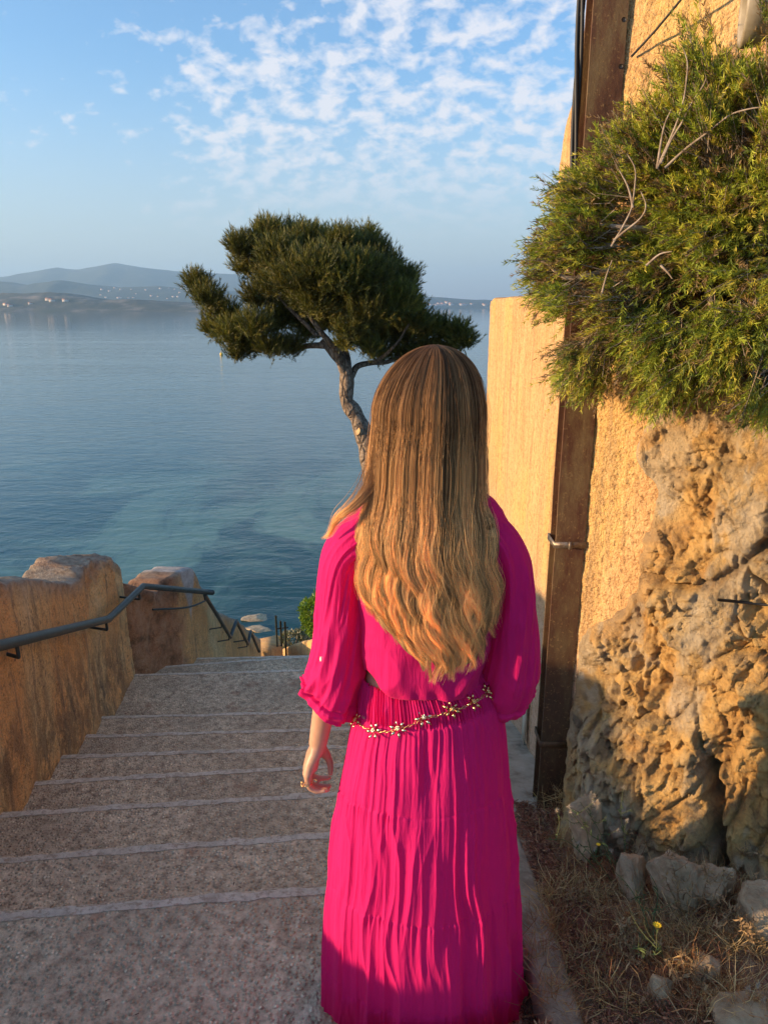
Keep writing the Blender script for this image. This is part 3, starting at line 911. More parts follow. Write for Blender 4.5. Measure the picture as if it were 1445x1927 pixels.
D = smin_poly_dist(YY, ZZ, bound) + jag
P3 = np.stack([YY * 0, YY, ZZ], -1)
warp = 0.10 * np.stack([fbm(P3 * 3, 3, 101), fbm(P3 * 3, 3, 102), fbm(P3 * 3, 3, 103)], -1)
f1, f2, cid, off = worley((P3 + warp) * np.array([1, 4.2, 3.4]), 104)
f1b, f2b, cidb, offb = worley((P3 + warp * 0.6) * np.array([1, 11, 9]), 106)
block = (cid - 0.5) * 0.075 + off[..., 1] * (np.sin(cid * 40) * 0.075) + off[..., 2] * (np.cos(cid * 57) * 0.070)
block += (cidb - 0.5) * 0.020 + offb[..., 1] * np.sin(cidb * 40) * 0.026 + offb[..., 2] * np.cos(cidb * 31) * 0.026
f1c, f2c, cidc, offc = worley((P3 + warp * 0.4) * np.array([1, 26, 20]), 121)
facet = (cidc - 0.5) * 0.010 + offc[..., 1] * np.sin(cidc * 40) * 0.030 + offc[..., 2] * np.cos(cidc * 31) * 0.030
terr = fbm((P3 + warp * 0.5) * np.array([1, 3.0, 6.5]), 4, 122)
terr = (np.floor(terr * 7) + sstep(0.55, 0.95, terr * 7 - np.floor(terr * 7))) / 7 * 0.085
crack = -0.026 * np.exp(-((f2 - f1) / 0.045) ** 2) - 0.010 * np.exp(-((f2b - f1b) / 0.06) ** 2)
thick = sstep(-0.01, 0.05, D) * 0.03 + sstep(0.02, 0.30, D) * 0.02
bulge = sstep(0.95, 0.35, ZZ) * 0.06 * sstep(0.0, 0.25, D) + sstep(0.45, -0.05, ZZ) * 0.20 * sstep(0.0, 0.2, D)
over = 0.02 * sstep(1.35, 1.55, ZZ) * sstep(0.0, 0.2, D)
rid = 1 - 2.2 * np.abs(fbm((P3 + warp) * np.array([1, 5.5, 4.0]), 5, 111, 0.55))
rough_ = 0.030 * rid + 0.034 * fbm(P3 * 9, 6, 107, 0.6) + 0.018 * fbm(P3 * 34, 4, 108, 0.65) + 0.008 * fbm(P3 * 95, 3, 112, 0.7)
pitm = sstep(0.05, 0.35, fbm(P3 * np.array([1, 2.6, 2.6]) + 5, 3, 109) + 0.35 * sstep(0.9, 0.2, ZZ) - 0.18)
pn = fbm(P3 * 22, 4, 110)
pit = pitm * sstep(0.10, 0.42, pn)
ins = sstep(0.0, 0.10, D)
h = thick + bulge + over + ins * (block * 0.55 + crack * 0.6 + rough_ * 0.62 + facet * 0.8 + terr) - 0.018 * pit * ins
def crease(pts, w, depth):
    global h
    pl = [Vector((0, 2.36 - onw(px, py, 0.05)[0], onw(px, py, 0.05)[1])) for px, py in pts]
    best = np.full(YY.shape, 9.0)
    for p, q in zip(pl[:-1], pl[1:]):
        dy, dz = q.y - p.y, q.z - p.z
        t = np.clip(((YY - p.y) * dy + (ZZ - p.z) * dz) / (dy * dy + dz * dz), 0, 1)
        best = np.minimum(best, np.hypot(YY - p.y - t * dy, ZZ - p.z - t * dz))
    best = best + 0.010 * fbm(P3 * 30, 3, 115)
    h = h - depth * np.exp(-(best / w) ** 2)
    return best
ck1 = crease([(1190, 1095), (1240, 1085), (1290, 1102), (1345, 1092), (1390, 1070), (1445, 1020)], 0.012, 0.06)
ck2 = crease([(1190, 1110), (1205, 1170), (1195, 1230), (1215, 1300)], 0.014, 0.05)
ck3 = crease([(1345, 1425), (1360, 1470), (1375, 1520), (1395, 1600), (1400, 1640)], 0.018, 0.11)
ck4 = crease([(1130, 1330), (1120, 1380), (1150, 1430)], 0.012, 0.05)
# the smooth grey slab that leans across the face
sl_a, sl_b = (Vector((0, 2.36 - onw(a_, b_, 0.05)[0], onw(a_, b_, 0.05)[1])) for a_, b_ in ((1440, 820), (1290, 1330)))
dy, dz = sl_b.y - sl_a.y, sl_b.z - sl_a.z
tt = np.clip(((YY - sl_a.y) * dy + (ZZ - sl_a.z) * dz) / (dy * dy + dz * dz), 0, 1)
ds = np.hypot(YY - sl_a.y - tt * dy, ZZ - sl_a.z - tt * dz) + 0.02 * fbm(P3 * 6, 3, 116)
slabm = sstep(0.070, 0.045, ds)
hs_ = 0.062 + 0.02 * fbm(P3 * 5, 3, 117) + 0.05 * (YY - 1.2)
h = h * (1 - slabm * 0.6) + hs_ * slabm * 0.6
HH = h + 0.02 * sstep(0.0, 0.02, D) - 0.02
HH = np.where(D > 0.02, np.maximum(HH, 0.014), HH)
HH = np.where(D < -0.03, -0.04, HH)
pale = np.clip(slabm * 0.75 * sstep(-0.25, 0.1, fbm(P3 * np.array([1, 14, 6]), 5, 119, 0.65)) + sstep(0.12, 0.22, fbm(P3 * np.array([1, 3, 2.2]), 6, 118, 0.62)) * 0.6 + sstep(0.12, 0.0, D) * 0.35, 0, 1)
pit_shade = np.clip(pit * ins + np.exp(-(ck3 / 0.03) ** 2) * 0.8 + np.exp(-(ck1 / 0.012) ** 2) * 0.6 + np.exp(-((f2 - f1) / 0.04) ** 2) * 0.35 * ins, 0, 1)  # dark pits, plus shade of ledge and cracks put into the colour
ro = mesh('rock_outcrop', wall_pt(2.36 - YY, ZZ, HH).reshape(-1, 3), grid_faces(ny_, nz_), 'ochre_rock', None, True, False, {'pale': pale.ravel(), 'pit': pit_shade.ravel()})
tag(ro, 'cracked ochre limestone outcrop bulging from the foot of the tall wall', 'rock')
# ------------------------------------------------------------------ handrails on the left
def rail(name, pts, r, label, brackets, nmid=6):
    e = empty(name, pts[0])
    mb = MB()
    dense = []
    for k in range(len(pts) - 1):
        for t in np.linspace(0, 1, nmid, endpoint=False): dense.append(np.array(pts[k]) * (1 - t) + np.array(pts[k + 1]) * t)
    dense.append(np.array(pts[-1]))
    mb.tube(dense, r, 14)
    mb.build('rail_tube', 'painted_steel', e)
    for (p, bw, drop) in brackets:
        p = np.array(p); q = p - np.array([0, 0, drop]); w = np.array(bw)
        mb = MB()
        mid = [p, p * 0.3 + q * 0.7, q + (w - q) * 0.12, w]
        mb.tube(spline([p, p * 0.55 + q * 0.45, q * 0.96 + p * 0.04, q + (w - q) * 0.10, q + (w - q) * 0.6, w], 14), r * 0.36, 8)
        mb.build('bracket', 'painted_steel', e)
    tag(e, label, 'handrail')
    return e
def wx_left(y): 
    return float(np.interp(y, ysA, xA)) if y < 5.06 else float(np.interp(y, ysB, xB))
r0 = ony(0, 1215, 2.62); r1 = ony(205, 1165, 4.18); r2 = ony(270, 1103, 4.98); r3 = ony(400, 1115, 6.0)
start = r0 + (r0 - r1) * 0.18
def at_y(p, q, y): t = (y - p.y) / (q.y - p.y); return p + (q - p) * t
def br(p, drop, dy=0.05):
    return (tuple(p), (wx_left(p.y + dy) - 0.03, p.y + dy, p.z - drop), drop)
b_list = [br(at_y(r0, r1, 2.78), 0.075), br(at_y(r0, r1, 4.12), 0.07), br(at_y(r1, r2, 4.86), 0.07)]
rl = rail('handrail', [start, r0, r1, r2, r3], 0.024, 'dark green steel handrail bending along the near left parapet', b_list)
# long thin bar below its far end
p_ = at_y(r2, r3, 5.86)
mb = MB(); mb.tube(spline([tuple(p_), (p_.x, p_.y, p_.z - 0.07), (p_.x - 0.004, p_.y - 0.01, p_.z - 0.085), (p_.x - 0.09, p_.y - 0.25, p_.z - 0.04), (wx_left(5.32) + 0.0, 5.32, p_.z + 0.07)], 16), 0.008, 8)
mb.build('stay_bar', 'painted_steel', rl)
q0 = ony(386, 1120, 5.92); q1 = ony(434, 1199, 6.72); q2 = ony(445, 1168, 6.95); q3 = ony(467, 1212, 7.52); q4 = ony(472, 1188, 7.75); q5 = ony(488, 1226, 8.3)
mid1 = at_y(q0, q1, 6.4); mid2 = at_y(q2, q3, 7.3)
rail('handrail', [q0, q1, q2, q3, q4, q5], 0.018, 'zigzag grey handrail running down the steep lower flight', [br(mid1, 0.06, -0.05), br(at_y(q0, q1, 6.66), 0.06, -0.05), br(mid2, 0.06, -0.05), br(at_y(q2, q3, 7.46), 0.06, -0.05)])

# ------------------------------------------------------------------ rusty steel post, cables, pipe
post = empty('steel_post', (0.64, 2.3, -0.2))
PX0, PX1, PY0, PY1 = 0.585, 0.684, 2.300, 2.392
def post_plate(x0, x1, y0, y1, name):
    nz = 160
    zs = np.linspace(-0.55, 3.4, nz)
    prof = np.array([(x0, y0), (x1, y0), (x1, y1), (x0, y1)])
    V = np.zeros((nz, 4, 3)); V[..., 0] = prof[:, 0]; V[..., 1] = prof[:, 1]; V[..., 2] = zs[:, None]
    V[..., 0] += 0.0012 * vnoise(V * 6, 120); V[..., 1] += 0.0012 * vnoise(V * 6, 121)
    Vs, Fs = [], []
    n = 0
    for k in range(4):
        S = V[:, [k, (k + 1) % 4]]
        Vs.append(S.reshape(-1, 3)); Fs.append(grid_faces(nz, 2, off=n)[:, ::-1]); n += nz * 2
    return mesh(name, np.concatenate(Vs), np.concatenate(Fs)[:, ::-1], 'rusted_steel', post)
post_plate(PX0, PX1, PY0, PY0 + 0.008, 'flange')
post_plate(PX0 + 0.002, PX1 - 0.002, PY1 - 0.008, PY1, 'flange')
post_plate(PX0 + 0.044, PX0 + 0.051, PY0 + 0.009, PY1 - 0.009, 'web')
for zz, bm in ((ony(1070, 1025, 2.3).z, 0.011), (ony(1030, 1400, 2.3).z, 0.012)):
    mb = MB()
    x0, x1, y0, y1, t = PX0 - 0.003, PX1 + 0.003, PY0 - 0.003, PY1 + 0.003, 0.0025
    mb.box((x0 - t, y0 - t, zz - bm), (x1 + t, y0, zz + bm)); mb.box((x0 - t, y1, zz - bm), (x1 + t, y1 + t, zz + bm))
    mb.box((x0 - t, y0 + 0.0005, zz - bm), (x0, y1 - 0.0005, zz + bm)); mb.box((x1, y0 + 0.0005, zz - bm), (x1 + t, y1 - 0.0005, zz + bm))
    if bm < 0.0115: mb.box((x0 + 0.046, y0 - 0.010, zz - bm * 1.25), (x0 + 0.058, y0 - t - 0.0005, zz + bm * 1.25))
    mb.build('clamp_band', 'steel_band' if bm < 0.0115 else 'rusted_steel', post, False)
for px, py in ((1173, 37), (1167, 125)):
    q = ony(px, py, 2.3)
    mb = MB(); mb.tube([(q.x, 2.2992, q.z), (q.x, 2.304, q.z)], 0.0065, 14)
    mb.build('hole_shade_disc', 'black_rubber', post)  # flat black disc stands in for the shade inside a hole
tag(post, 'tall rusty steel post standing in front of the plaster wall', 'post')
cb = empty('cable_bundle', (0.575, 2.35, 1.9))
for k in range(3):
    pts = []
    for t in np.linspace(0, 1, 40):
        z = 3.3 - 1.35 * t
        an = t * 9 + k * 2.09
        pts.append((0.572 + 0.010 * math.cos(an) * (1 - 0.4 * t) + 0.010 * t - 0.012 * math.sin(t * 3.1), 2.36 + 0.010 * math.sin(an), z))
    mb = MB(); mb.tube(pts, 0.0062, 8); mb.build('cable', 'black_rubber', cb)
tag(cb, 'black cables hanging twisted down the left edge of the rusty post', 'cable')
w0, w1 = ony(1188, 106, 2.285), ony(1285, -6, 1.95)
w1 = onw3(1285, -6, 0.09); w2 = w1 + (w1 - w0) * 0.8
mb = MB(); mb.tube([tuple(w0), tuple(w0 * 0.5 + w1 * 0.5 + Vector((0, 0, -0.004))), tuple(w1), tuple(w2)], 0.0032, 8)
tag(mb.build('wire', 'black_rubber'), 'thin black wire slanting up from the rusty post across the plaster', 'wire')

# drain pipe stub sticking out of the wall at the top right
pc = Vector(onw3(1397, 18, 0.30)); pd = Vector((0.93, -0.30, 0.03)).normalized()
pipe = empty('drain_pipe', pc)
n = 28
ro_, ri_ = 0.066, 0.058
fr = pd.to_track_quat('Z', 'Y').to_matrix()
an = np.arange(n) * 2 * math.pi / n
prof = [(ri_, 0.30), (ri_, 0.022), (ri_ + 0.003, 0.004), (ri_ + 0.006, 0.0), (ro_ + 0.007, 0.0), (ro_ + 0.009, 0.004), (ro_ + 0.009, 0.040), (ro_, 0.046), (ro_, 0.34)]
V = np.array([[np.array(fr @ Vector((r_ * math.cos(t), r_ * math.sin(t), l_))) + np.array(pc) for t in an] for r_, l_ in prof])
mesh('pipe_body', V.reshape(-1, 3), grid_faces(len(prof), n, close_v=True), 'old_pvc', pipe)
V = np.array([[np.array(fr @ Vector((r_ * math.cos(t), r_ * math.sin(t), 0.20))) + np.array(pc) for t in an] for r_ in (0.0005, ri_ - 0.001)])
mesh('pipe_plug', V.reshape(-1, 3), grid_faces(2, n, close_v=True), 'dry_soil', pipe)
tag(pipe, 'old beige drain pipe stub poking out above the shrub', 'pipe')
q = onw3(1362, 1131, 0.10)
mb = MB(); mb.tube([(q.x - 0.02, q.y, q.z + 0.004), (q.x + 0.14, q.y - 0.01, q.z - 0.01)], 0.0045, 8)
tag(mb.build('iron_peg', 'black_rubber'), 'short dark iron peg sticking out of the pale rock slab', 'peg')

# ------------------------------------------------------------------ kerb, bed of soil, pale ground
ks = np.linspace(0.2, 3.3, 160)
kz = np.interp(ks, [0.2, 1.0, 1.6, 2.0, 2.4, 3.0, 3.3], [0.24, 0.175, 0.10, 0.0, -0.13, -0.32, -0.42])
kp = np.array([(0.0, -0.5), (0.0, -0.35), (0.0, -0.2), (0.0, -0.1), (0.0, -0.05), (0.0, -0.02), (0.006, -0.006), (0.02, 0.0), (0.04, 0.002), (0.06, 0.002), (0.075, 0.0), (0.085, -0.006), (0.09, -0.03), (0.09, -0.3)])
V = np.zeros((160, len(kp), 3))
V[..., 0] = 0.388 + kp[:, 0] + 0.006 * np.sin(ks * 3)[:, None]; V[..., 1] = ks[:, None]; V[..., 2] = kz[:, None] + kp[:, 1]
V[..., 0] += 0.012 * fbm(V * 12, 5, 130, 0.6); V[..., 2] += 0.014 * fbm(V * 10, 5, 131, 0.6)
tag(mesh('kerb', V.reshape(-1, 3), grid_faces(160, len(kp))[:, ::-1], 'kerb_concrete'), kind='structure')
nx_, ny_ = 150, 240
X, Y = np.meshgrid(np.linspace(0.466, 2.0, nx_), np.linspace(0.2, 3.4, ny_), indexing='ij')
Z = np.interp(Y, ks, kz) - 0.012 + np.clip(X - 0.5, 0, 2) * 0.13 * sstep(2.45, 1.8, Y) + 0.02 * fbm(np.stack([X * 7, Y * 7, X * 0], -1), 4, 132) + 0.006 * fbm(np.stack([X * 40, Y * 40, X * 0], -1), 3, 133)
soil_fn = lambda x, y: float(np.interp(y, ks, kz)) - 0.012 + min(max(x - 0.5, 0), 2) * 0.13 * float(sstep(2.45, 1.8, y))
tag(mesh('soil_bed', np.stack([X, Y, Z], -1).reshape(-1, 3), grid_faces(nx_, ny_), 'dry_soil'), kind='structure')
X, Y = np.meshgrid(np.linspace(0.36, 0.72, 30), np.linspace(2.05, 3.6, 60), indexing='ij')
Z = np.interp(Y, [2.05, 2.3, 2.42, 3.0, 3.6], [-0.10, -0.10, -0.125, -0.285, -0.50]) + 0.012 * fbm(np.stack([X * 8, Y * 8, X * 0], -1), 4, 134)
tag(mesh('cement_apron', np.stack([X, Y, Z], -1).reshape(-1, 3), grid_faces(30, 60), 'kerb_concrete'), kind='structure')
def on_soil(px, py):
    r = ray(px, py)
    for t in np.arange(0.8, 4.0, 0.004):
        p = Vector((r[0] * t, r[1] * t, CAM_H + r[2] * t))
        if p.z <= soil_fn(p.x, p.y): return p
        if p.x > 0.4 and (np.array([p.x, p.y]) - CORN) @ WNRM < 0.06: return p
    return p
# scrap of pale sheet leaning at the wall foot
q = onx(990, 1340, 0.672)
mb = MB(); mb.box((0.662, q.y - 0.03, q.z - 0.16), (0.668, q.y + 0.03, q.z + 0.12), Matrix.Identity(3))
tag(mb.build('paper_strip', 'paper', None, False), 'pale paper strip hanging at the wall foot beside her right cuff', 'paper')

# ------------------------------------------------------------------ boulders
def boulder(name, ctr, size, seed, label, rot=0.0, sub=5, mat='limestone', cuts=14, group=None):
    bm = bmesh.new()
    bmesh.ops.create_icosphere(bm, subdivisions=sub, radius=1.0)
    v = np.array([x.co[:] for x in bm.verts]); f = np.array([[x.index for x in p.verts] for p in bm.faces]); bm.free()
    r_ = np.random.default_rng(seed)
    for k in range(cuts):
        nrm = r_.normal(size=3); nrm /= np.linalg.norm(nrm)
        d = r_.uniform(0.38, 0.72)
        over_ = np.maximum(v @ nrm - d, 0)
        v = v - 0.97 * over_[:, None] * nrm
    nn = v / np.linalg.norm(v, axis=1)[:, None]
    v = v + nn * (0.16 * fbm(v * 2.5 + seed, 5, seed, 0.6) + 0.06 * fbm(v * 9 + seed, 5, seed + 1, 0.6))[:, None]
    v = v * np.array(size)
    c, s = math.cos(rot), math.sin(rot)
    v = np.stack([v[:, 0] * c - v[:, 1] * s, v[:, 0] * s + v[:, 1] * c, v[:, 2]], 1)
    e = mesh(name, v, f, mat)
    e.location = ctr
    tag(e, label, 'rock', group)
    return e
boulder('boulder', on_soil(1395, 1935) + Vector((0.01, 0.02, 0.0)), (0.14, 0.11, 0.075), 201, 'large grey pitted boulder in the bottom right corner')
boulder('boulder', ony(1102, 1560, 1.90), (0.075, 0.085, 0.215), 207, 'tall pale limestone slab leaning at the outcrop beside the post foot', 0.5)
boulder('boulder', on_soil(1185, 1680) + Vector((0, 0, 0.04)), (0.06, 0.07, 0.11), 213, 'angular tan stone between the pale slab and the weeds', 0.8)
boulder('boulder', on_soil(1262, 1690) + Vector((0, 0, 0.06)), (0.10, 0.09, 0.16), 219, 'split greyish stone under the outcrop behind the dry weeds', 0.2)
boulder('boulder', on_soil(1160, 1600) + Vector((0, 0, 0.08)), (0.07, 0.07, 0.12), 251, 'grey chunk wedged between the pale slab and the outcrop', 1.1)
boulder('boulder', on_soil(1340, 1690) + Vector((0, 0, 0.05)), (0.09, 0.08, 0.12), 257, 'brown chunk below the dark vertical crack', 0.4)
boulder('boulder', on_soil(1420, 1730) + Vector((0, 0, 0.04)), (0.10, 0.09, 0.10), 263, 'rough tan chunk at the right edge under the sunlit rock', 0.7)
boulder('boulder', on_soil(1240, 1880), (0.045, 0.045, 0.055), 225, 'small grey stone half buried in litter left of the corner boulder', 0.5, 4)
boulder('boulder', on_soil(1325, 1830), (0.07, 0.06, 0.06), 231, 'dusty stone behind the corner boulder', 0.9, 4)

# ------------------------------------------------------------------ reddish needle litter
def blades(n, pos, dirv, length, width, col, bend=0.3, segs=1):
    """flat blades: pos (n,3), dirv (n,3) unit; returns verts, quads, colours"""
    r_ = np.random.default_rng(n)
    side = np.cross(dirv, r_.normal(size=(n, 3))); side /= np.linalg.norm(side, axis=1)[:, None] + 1e-9
    upb = np.cross(side, dirv)
    L = np.asarray(length).reshape(-1, 1); Wd = np.asarray(width).reshape(-1, 1)
    a = pos - side * Wd * 0.5; b_ = pos + side * Wd * 0.5
    mid = pos + dirv * L * 0.55 + upb * L * bend * 0.25
    tip = pos + dirv * L + upb * L * bend * 0.1
    c = mid + side * Wd * 0.42; d = mid - side * Wd * 0.42
    V = np.stack([a, b_, c, d, tip], 1).reshape(-1, 3)
    k = np.arange(n)[:, None] * 5
    return V, np.concatenate([k, k + 1, k + 2, k + 3], 1), np.concatenate([k + 3, k + 2, k + 4], 1), np.repeat(col, 5, axis=0)
def litter(name, n, sampler, cols, label, lmin=0.008, lmax=0.026):
    r_ = np.random.default_rng(n + 5)
    pos = sampler(r_, n)
    an = r_.uniform(0, 2 * math.pi, n); tilt = r_.normal(0.1, 0.3, n)
    d = np.stack([np.cos(an) * np.cos(tilt), np.sin(an) * np.cos(tilt), np.sin(tilt)], 1)
    cols = np.array(cols)[r_.integers(0, len(cols), n)] * r_.uniform(0.6, 1.3, (n, 1))
    V, q, t, c = blades(n, pos, d, r_.uniform(lmin, lmax, n), r_.uniform(0.0018, 0.0045, n), cols, 0.6)
    o = mesh(name, V, [q, t], 'litter', None, False, False, {'tint': c})
    tag(o, label, None, None, 'stuff')
LIT = [(0.30, 0.11, 0.06), (0.38, 0.17, 0.09), (0.22, 0.085, 0.055), (0.46, 0.26, 0.14), (0.15, 0.065, 0.04)]
def s_bed(r_, n):
    x = 0.47 + np.abs(r_.normal(0, 0.22, n)); y = r_.uniform(0.9, 2.35, n)
    keep = fbm(np.stack([x * 6, y * 6, x * 0], -1), 3, 140) + r_.normal(0, 0.25, n) > -0.15
    x = np.where(keep, x, 0.50 + 0.06 * r_.uniform(size=n))
    z = np.array([soil_fn(a_, b_) for a_, b_ in zip(x, y)]) + r_.uniform(0.004, 0.020, n)
    return np.stack([x, y, z], 1)
litter('litter', 14000, s_bed, LIT, 'reddish brown dry needle litter on the soil bed behind the kerb')
def s_gut(r_, n):
    y = r_.uniform(1.0, 1.9, n); x = 0.385 - np.abs(r_.normal(0, 0.018, n))
    z = np.where(y < edges[0][0] + edges[0][1] * x, 0.15, 0.0) + r_.uniform(0.004, 0.014, n)
    return np.stack([x, y, z], 1)
litter('litter', 2500, s_gut, LIT, 'narrow line of reddish litter caught in the gutter against the kerb')
def s_steps(r_, n):
    i = r_.integers(1, 9, n)
    x = np.where(r_.uniform(size=n) < 0.75, -2.0 + np.abs(r_.normal(0, 0.30, n)), r_.uniform(-1.9, 0.2, n))
    e0 = np.array([e[0] for e in edges]); es = np.array([e[1] for e in edges]); ez = np.array([e[2] for e in edges])
    ya = e0[i - 1] + es[i - 1] * x; yb = e0[i] + es[i] * x - 0.05
    t = np.abs(r_.normal(0, 0.22, n)) % 1
    y = ya + 0.02 + (yb - ya - 0.02) * t
    xl = -1.63 - 0.145 * (y - 2.55) + 0.05
    x = np.maximum(x, xl + np.abs(r_.normal(0, 0.05, n)))
    return np.stack([x, y, ez[i] + r_.uniform(0.004, 0.010, n)], 1)
litter('litter', 3500, s_steps, [(0.17, 0.075, 0.05), (0.13, 0.06, 0.045), (0.24, 0.15, 0.10)], 'scattered reddish litter in the corners of the steps by the parapet', 0.006, 0.02)

# ------------------------------------------------------------------ weeds by the rock
def weed(name, base, height, lean, seed, kind, label, group=None, nst=5):
    r_ = np.random.default_rng(seed)
    e = empty(name, base)
    st = MB(); lf_v = []
    palette = {'dry': ([0.30, 0.20, 0.11], [0.40, 0.27, 0.14]), 'green': ([0.13, 0.15, 0.06], [0.10, 0.14, 0.05]), 'red': ([0.22, 0.075, 0.05], [0.28, 0.11, 0.06]), 'straw': ([0.42, 0.30, 0.16], [0.48, 0.34, 0.18])}
    cs, cl_ = (np.array(c) for c in palette[kind])
    tips = []; LP, LD, LL, LC = [], [], [], []
    for s in range(nst):
        ln = np.array(lean) + r_.normal(0, 0.35, 3) * np.array([1, 1, 0.15])
        h_ = height * r_.uniform(0.55, 1.0)
        p0 = np.array([r_.normal(0, 0.012), r_.normal(0, 0.012), -0.02])
        p3 = p0 + np.array([ln[0], ln[1], 1.0]) / np.linalg.norm([ln[0], ln[1], 1.0]) * h_
        p3[2] -= 0.10 * h_ * r_.uniform()
        p1 = p0 + (p3 - p0) * 0.35 + np.array([0, 0, 0.10 * h_]) + r_.normal(0, 0.02, 3) * h_ * 2
        p2 = p0 + (p3 - p0) * 0.7 + np.array([0, 0, 0.06 * h_]) + r_.normal(0, 0.02, 3) * h_ * 2
        path = spline([p0, p1, p2, p3], 14)
        st.tube(path, np.linspace(0.0020, 0.0008, 14), 5, c=cs * r_.uniform(0.7, 1.2))
        tips.append(p3)
        for b_ in range(r_.integers(2, 5)):
            k = r_.integers(4, 13)
            d = r_.normal(0, 1, 3); d[2] = abs(d[2]) * 0.8 + 0.3; d /= np.linalg.norm(d)
            bl = h_ * r_.uniform(0.12, 0.30)
            bp = spline([path[k], path[k] + d * bl * 0.5 + r_.normal(0, 0.006, 3), path[k] + d * bl + np.array([0, 0, 0.01])], 7)
            st.tube(bp, np.linspace(0.0011, 0.0006, 7), 4, c=cs * r_.uniform(0.7, 1.2))
            tips.append(bp[-1])
            for m in range(5):
                LP.append(bp[m + 1]); LD.append(r_.normal(0, 1, 3)); LL.append(r_.uniform(0.006, 0.018)); LC.append(cl_ * r_.uniform(0.6, 1.3))
        for m in range(12):
            k = r_.integers(1, 13)
            d = r_.normal(0, 1, 3); d[2] += 0.3
            LP.append(path[k]); LD.append(d); LL.append(r_.uniform(0.008, 0.026)); LC.append(cl_ * r_.uniform(0.6, 1.3))
    o = st.build('stems', 'dry_plant', e, True, True)
    o['kind'] = 'stuff'
    LP, LD, LL, LC = map(np.array, (LP, LD, LL, LC)); LD = LD / np.linalg.norm(LD, axis=1)[:, None]
    V, q, t, c = blades(len(LP), LP, LD, LL, LL * 0.18 + 0.0008, LC, 0.8)
    o = mesh('leaves', V, [q, t], 'dry_plant', e, False, True, {'tint': c}); o['kind'] = 'stuff'
    tag(e, label, 'weed', group)
    return e, [np.array(base) + t_ for t_ in tips], tips
def flower(e, tip, seed, mat='yellow_petal', r=0.009):
    r_ = np.random.default_rng(seed)
    mb = MB()
    for k in range(11):
        an = k * 2 * math.pi / 11
        d = np.array([math.cos(an), math.sin(an) * 0.9, 0.35]); d /= np.linalg.norm(d)
        s_ = np.array([-math.sin(an), math.cos(an), 0]) * r * 0.28
        p = np.array(tip)
        mb.add([p, p + d * r * 0.5 + s_, p + d * r, p + d * r * 0.5 - s_], [(0, 1, 2, 3)])
    mb.ball(tip, r * 0.3, 8, 5)
    mb.build('flower', mat, e, True, True)
def seedhead(e, tip, seed):
    r_ = np.random.default_rng(seed); n = 40
    d = r_.normal(size=(n, 3)); d /= np.linalg.norm(d, axis=1)[:, None]
    V, q, t, c = blades(n, np.repeat([tip], n, 0), d, r_.uniform(0.005, 0.011, n), np.full(n, 0.0016), np.array([0.48, 0.42, 0.35]) * r_.uniform(0.7, 1.2, (n, 1)), 0.2)
    o = mesh('seed_head', V, [q, t], 'dry_plant', e, False, True, {'tint': c})
def soilpt(px, py, x):
    p = onx(px, py, x); return (p.x, p.y, p.z)
WEEDS = [
 ((1160, 1660), 0.56, 0.40, (-0.55, 0.15), 'green', 'wiry green weed with pale seed heads reaching across the post foot', 6, 'seed'),
 ((1245, 1790), 0.56, 0.34, (-0.50, 0.05), 'green', 'sprawling green stem weed bearing one yellow flower', 4, 'yellow'),
 ((1290, 1730), 0.56, 0.22, (0.0, 0.0), 'dry', 'brown tangled dry weed under the split grey stone', 9, None),
 ((1230, 1620), 0.57, 0.15, (-0.2, 0.1), 'straw', 'fan of straw coloured dry grass on the rock ledge', 12, None),
 ((1340, 1700), 0.60, 0.20, (0.1, 0.0), 'dry', 'rust brown dry weed below the dark vertical crack', 8, None),
 ((1420, 1640), 0.60, 0.24, (-0.25, 0.0), 'dry', 'dark dry stalks against the sunlit rock at the right edge', 5, None),
 ((1385, 1780), 0.58, 0.16, (0.1, 0.0), 'dry', 'low brown weed tuft above the corner boulder', 9, None),
 ((1200, 1800), 0.52, 0.12, (-0.3, 0.0), 'straw', 'pale straw grass tuft spilling toward the kerb', 12, None),
 ((1045, 1560), 0.53, 0.12, (-0.1, 0.0), 'red', 'small red brown weed at the foot of the rusty post', 7, None),
 ((985, 1520), 0.47, 0.07, (-0.2, 0.0), 'red', 'tiny red weed on the pale cement beside the skirt', 5, None),
 ((1100, 1700), 0.50, 0.10, (-0.3, 0.0), 'straw', 'thin straw weed between the kerb and the pale slab', 7, None),
 ((1300, 1860), 0.54, 0.17, (-0.35, -0.1), 'dry', 'brown stemmed weed left of the corner boulder', 7, None),
 ((1420, 1900), 0.50, 0.14, (-0.15, 0.0), 'straw', 'pale dry stalk standing in front of the corner boulder', 2, 'seed'),
]
for k, ((px, py), xx, hgt, lean, kd, lab, nst, ex) in enumerate(WEEDS):
    p = on_soil(px, py)
    e, _, tips = weed('weed', p, hgt, (lean[0], lean[1], 0), 300 + k, kd, lab, None, nst)
    if ex == 'yellow':
        flower(e, tips[0], 1, r=0.011)
    if ex == 'seed':
        for j, t_ in enumerate(tips[::2]): seedhead(e, t_, 400 + j)
        if k == 0: flower(e, tips[1], 2, r=0.008)

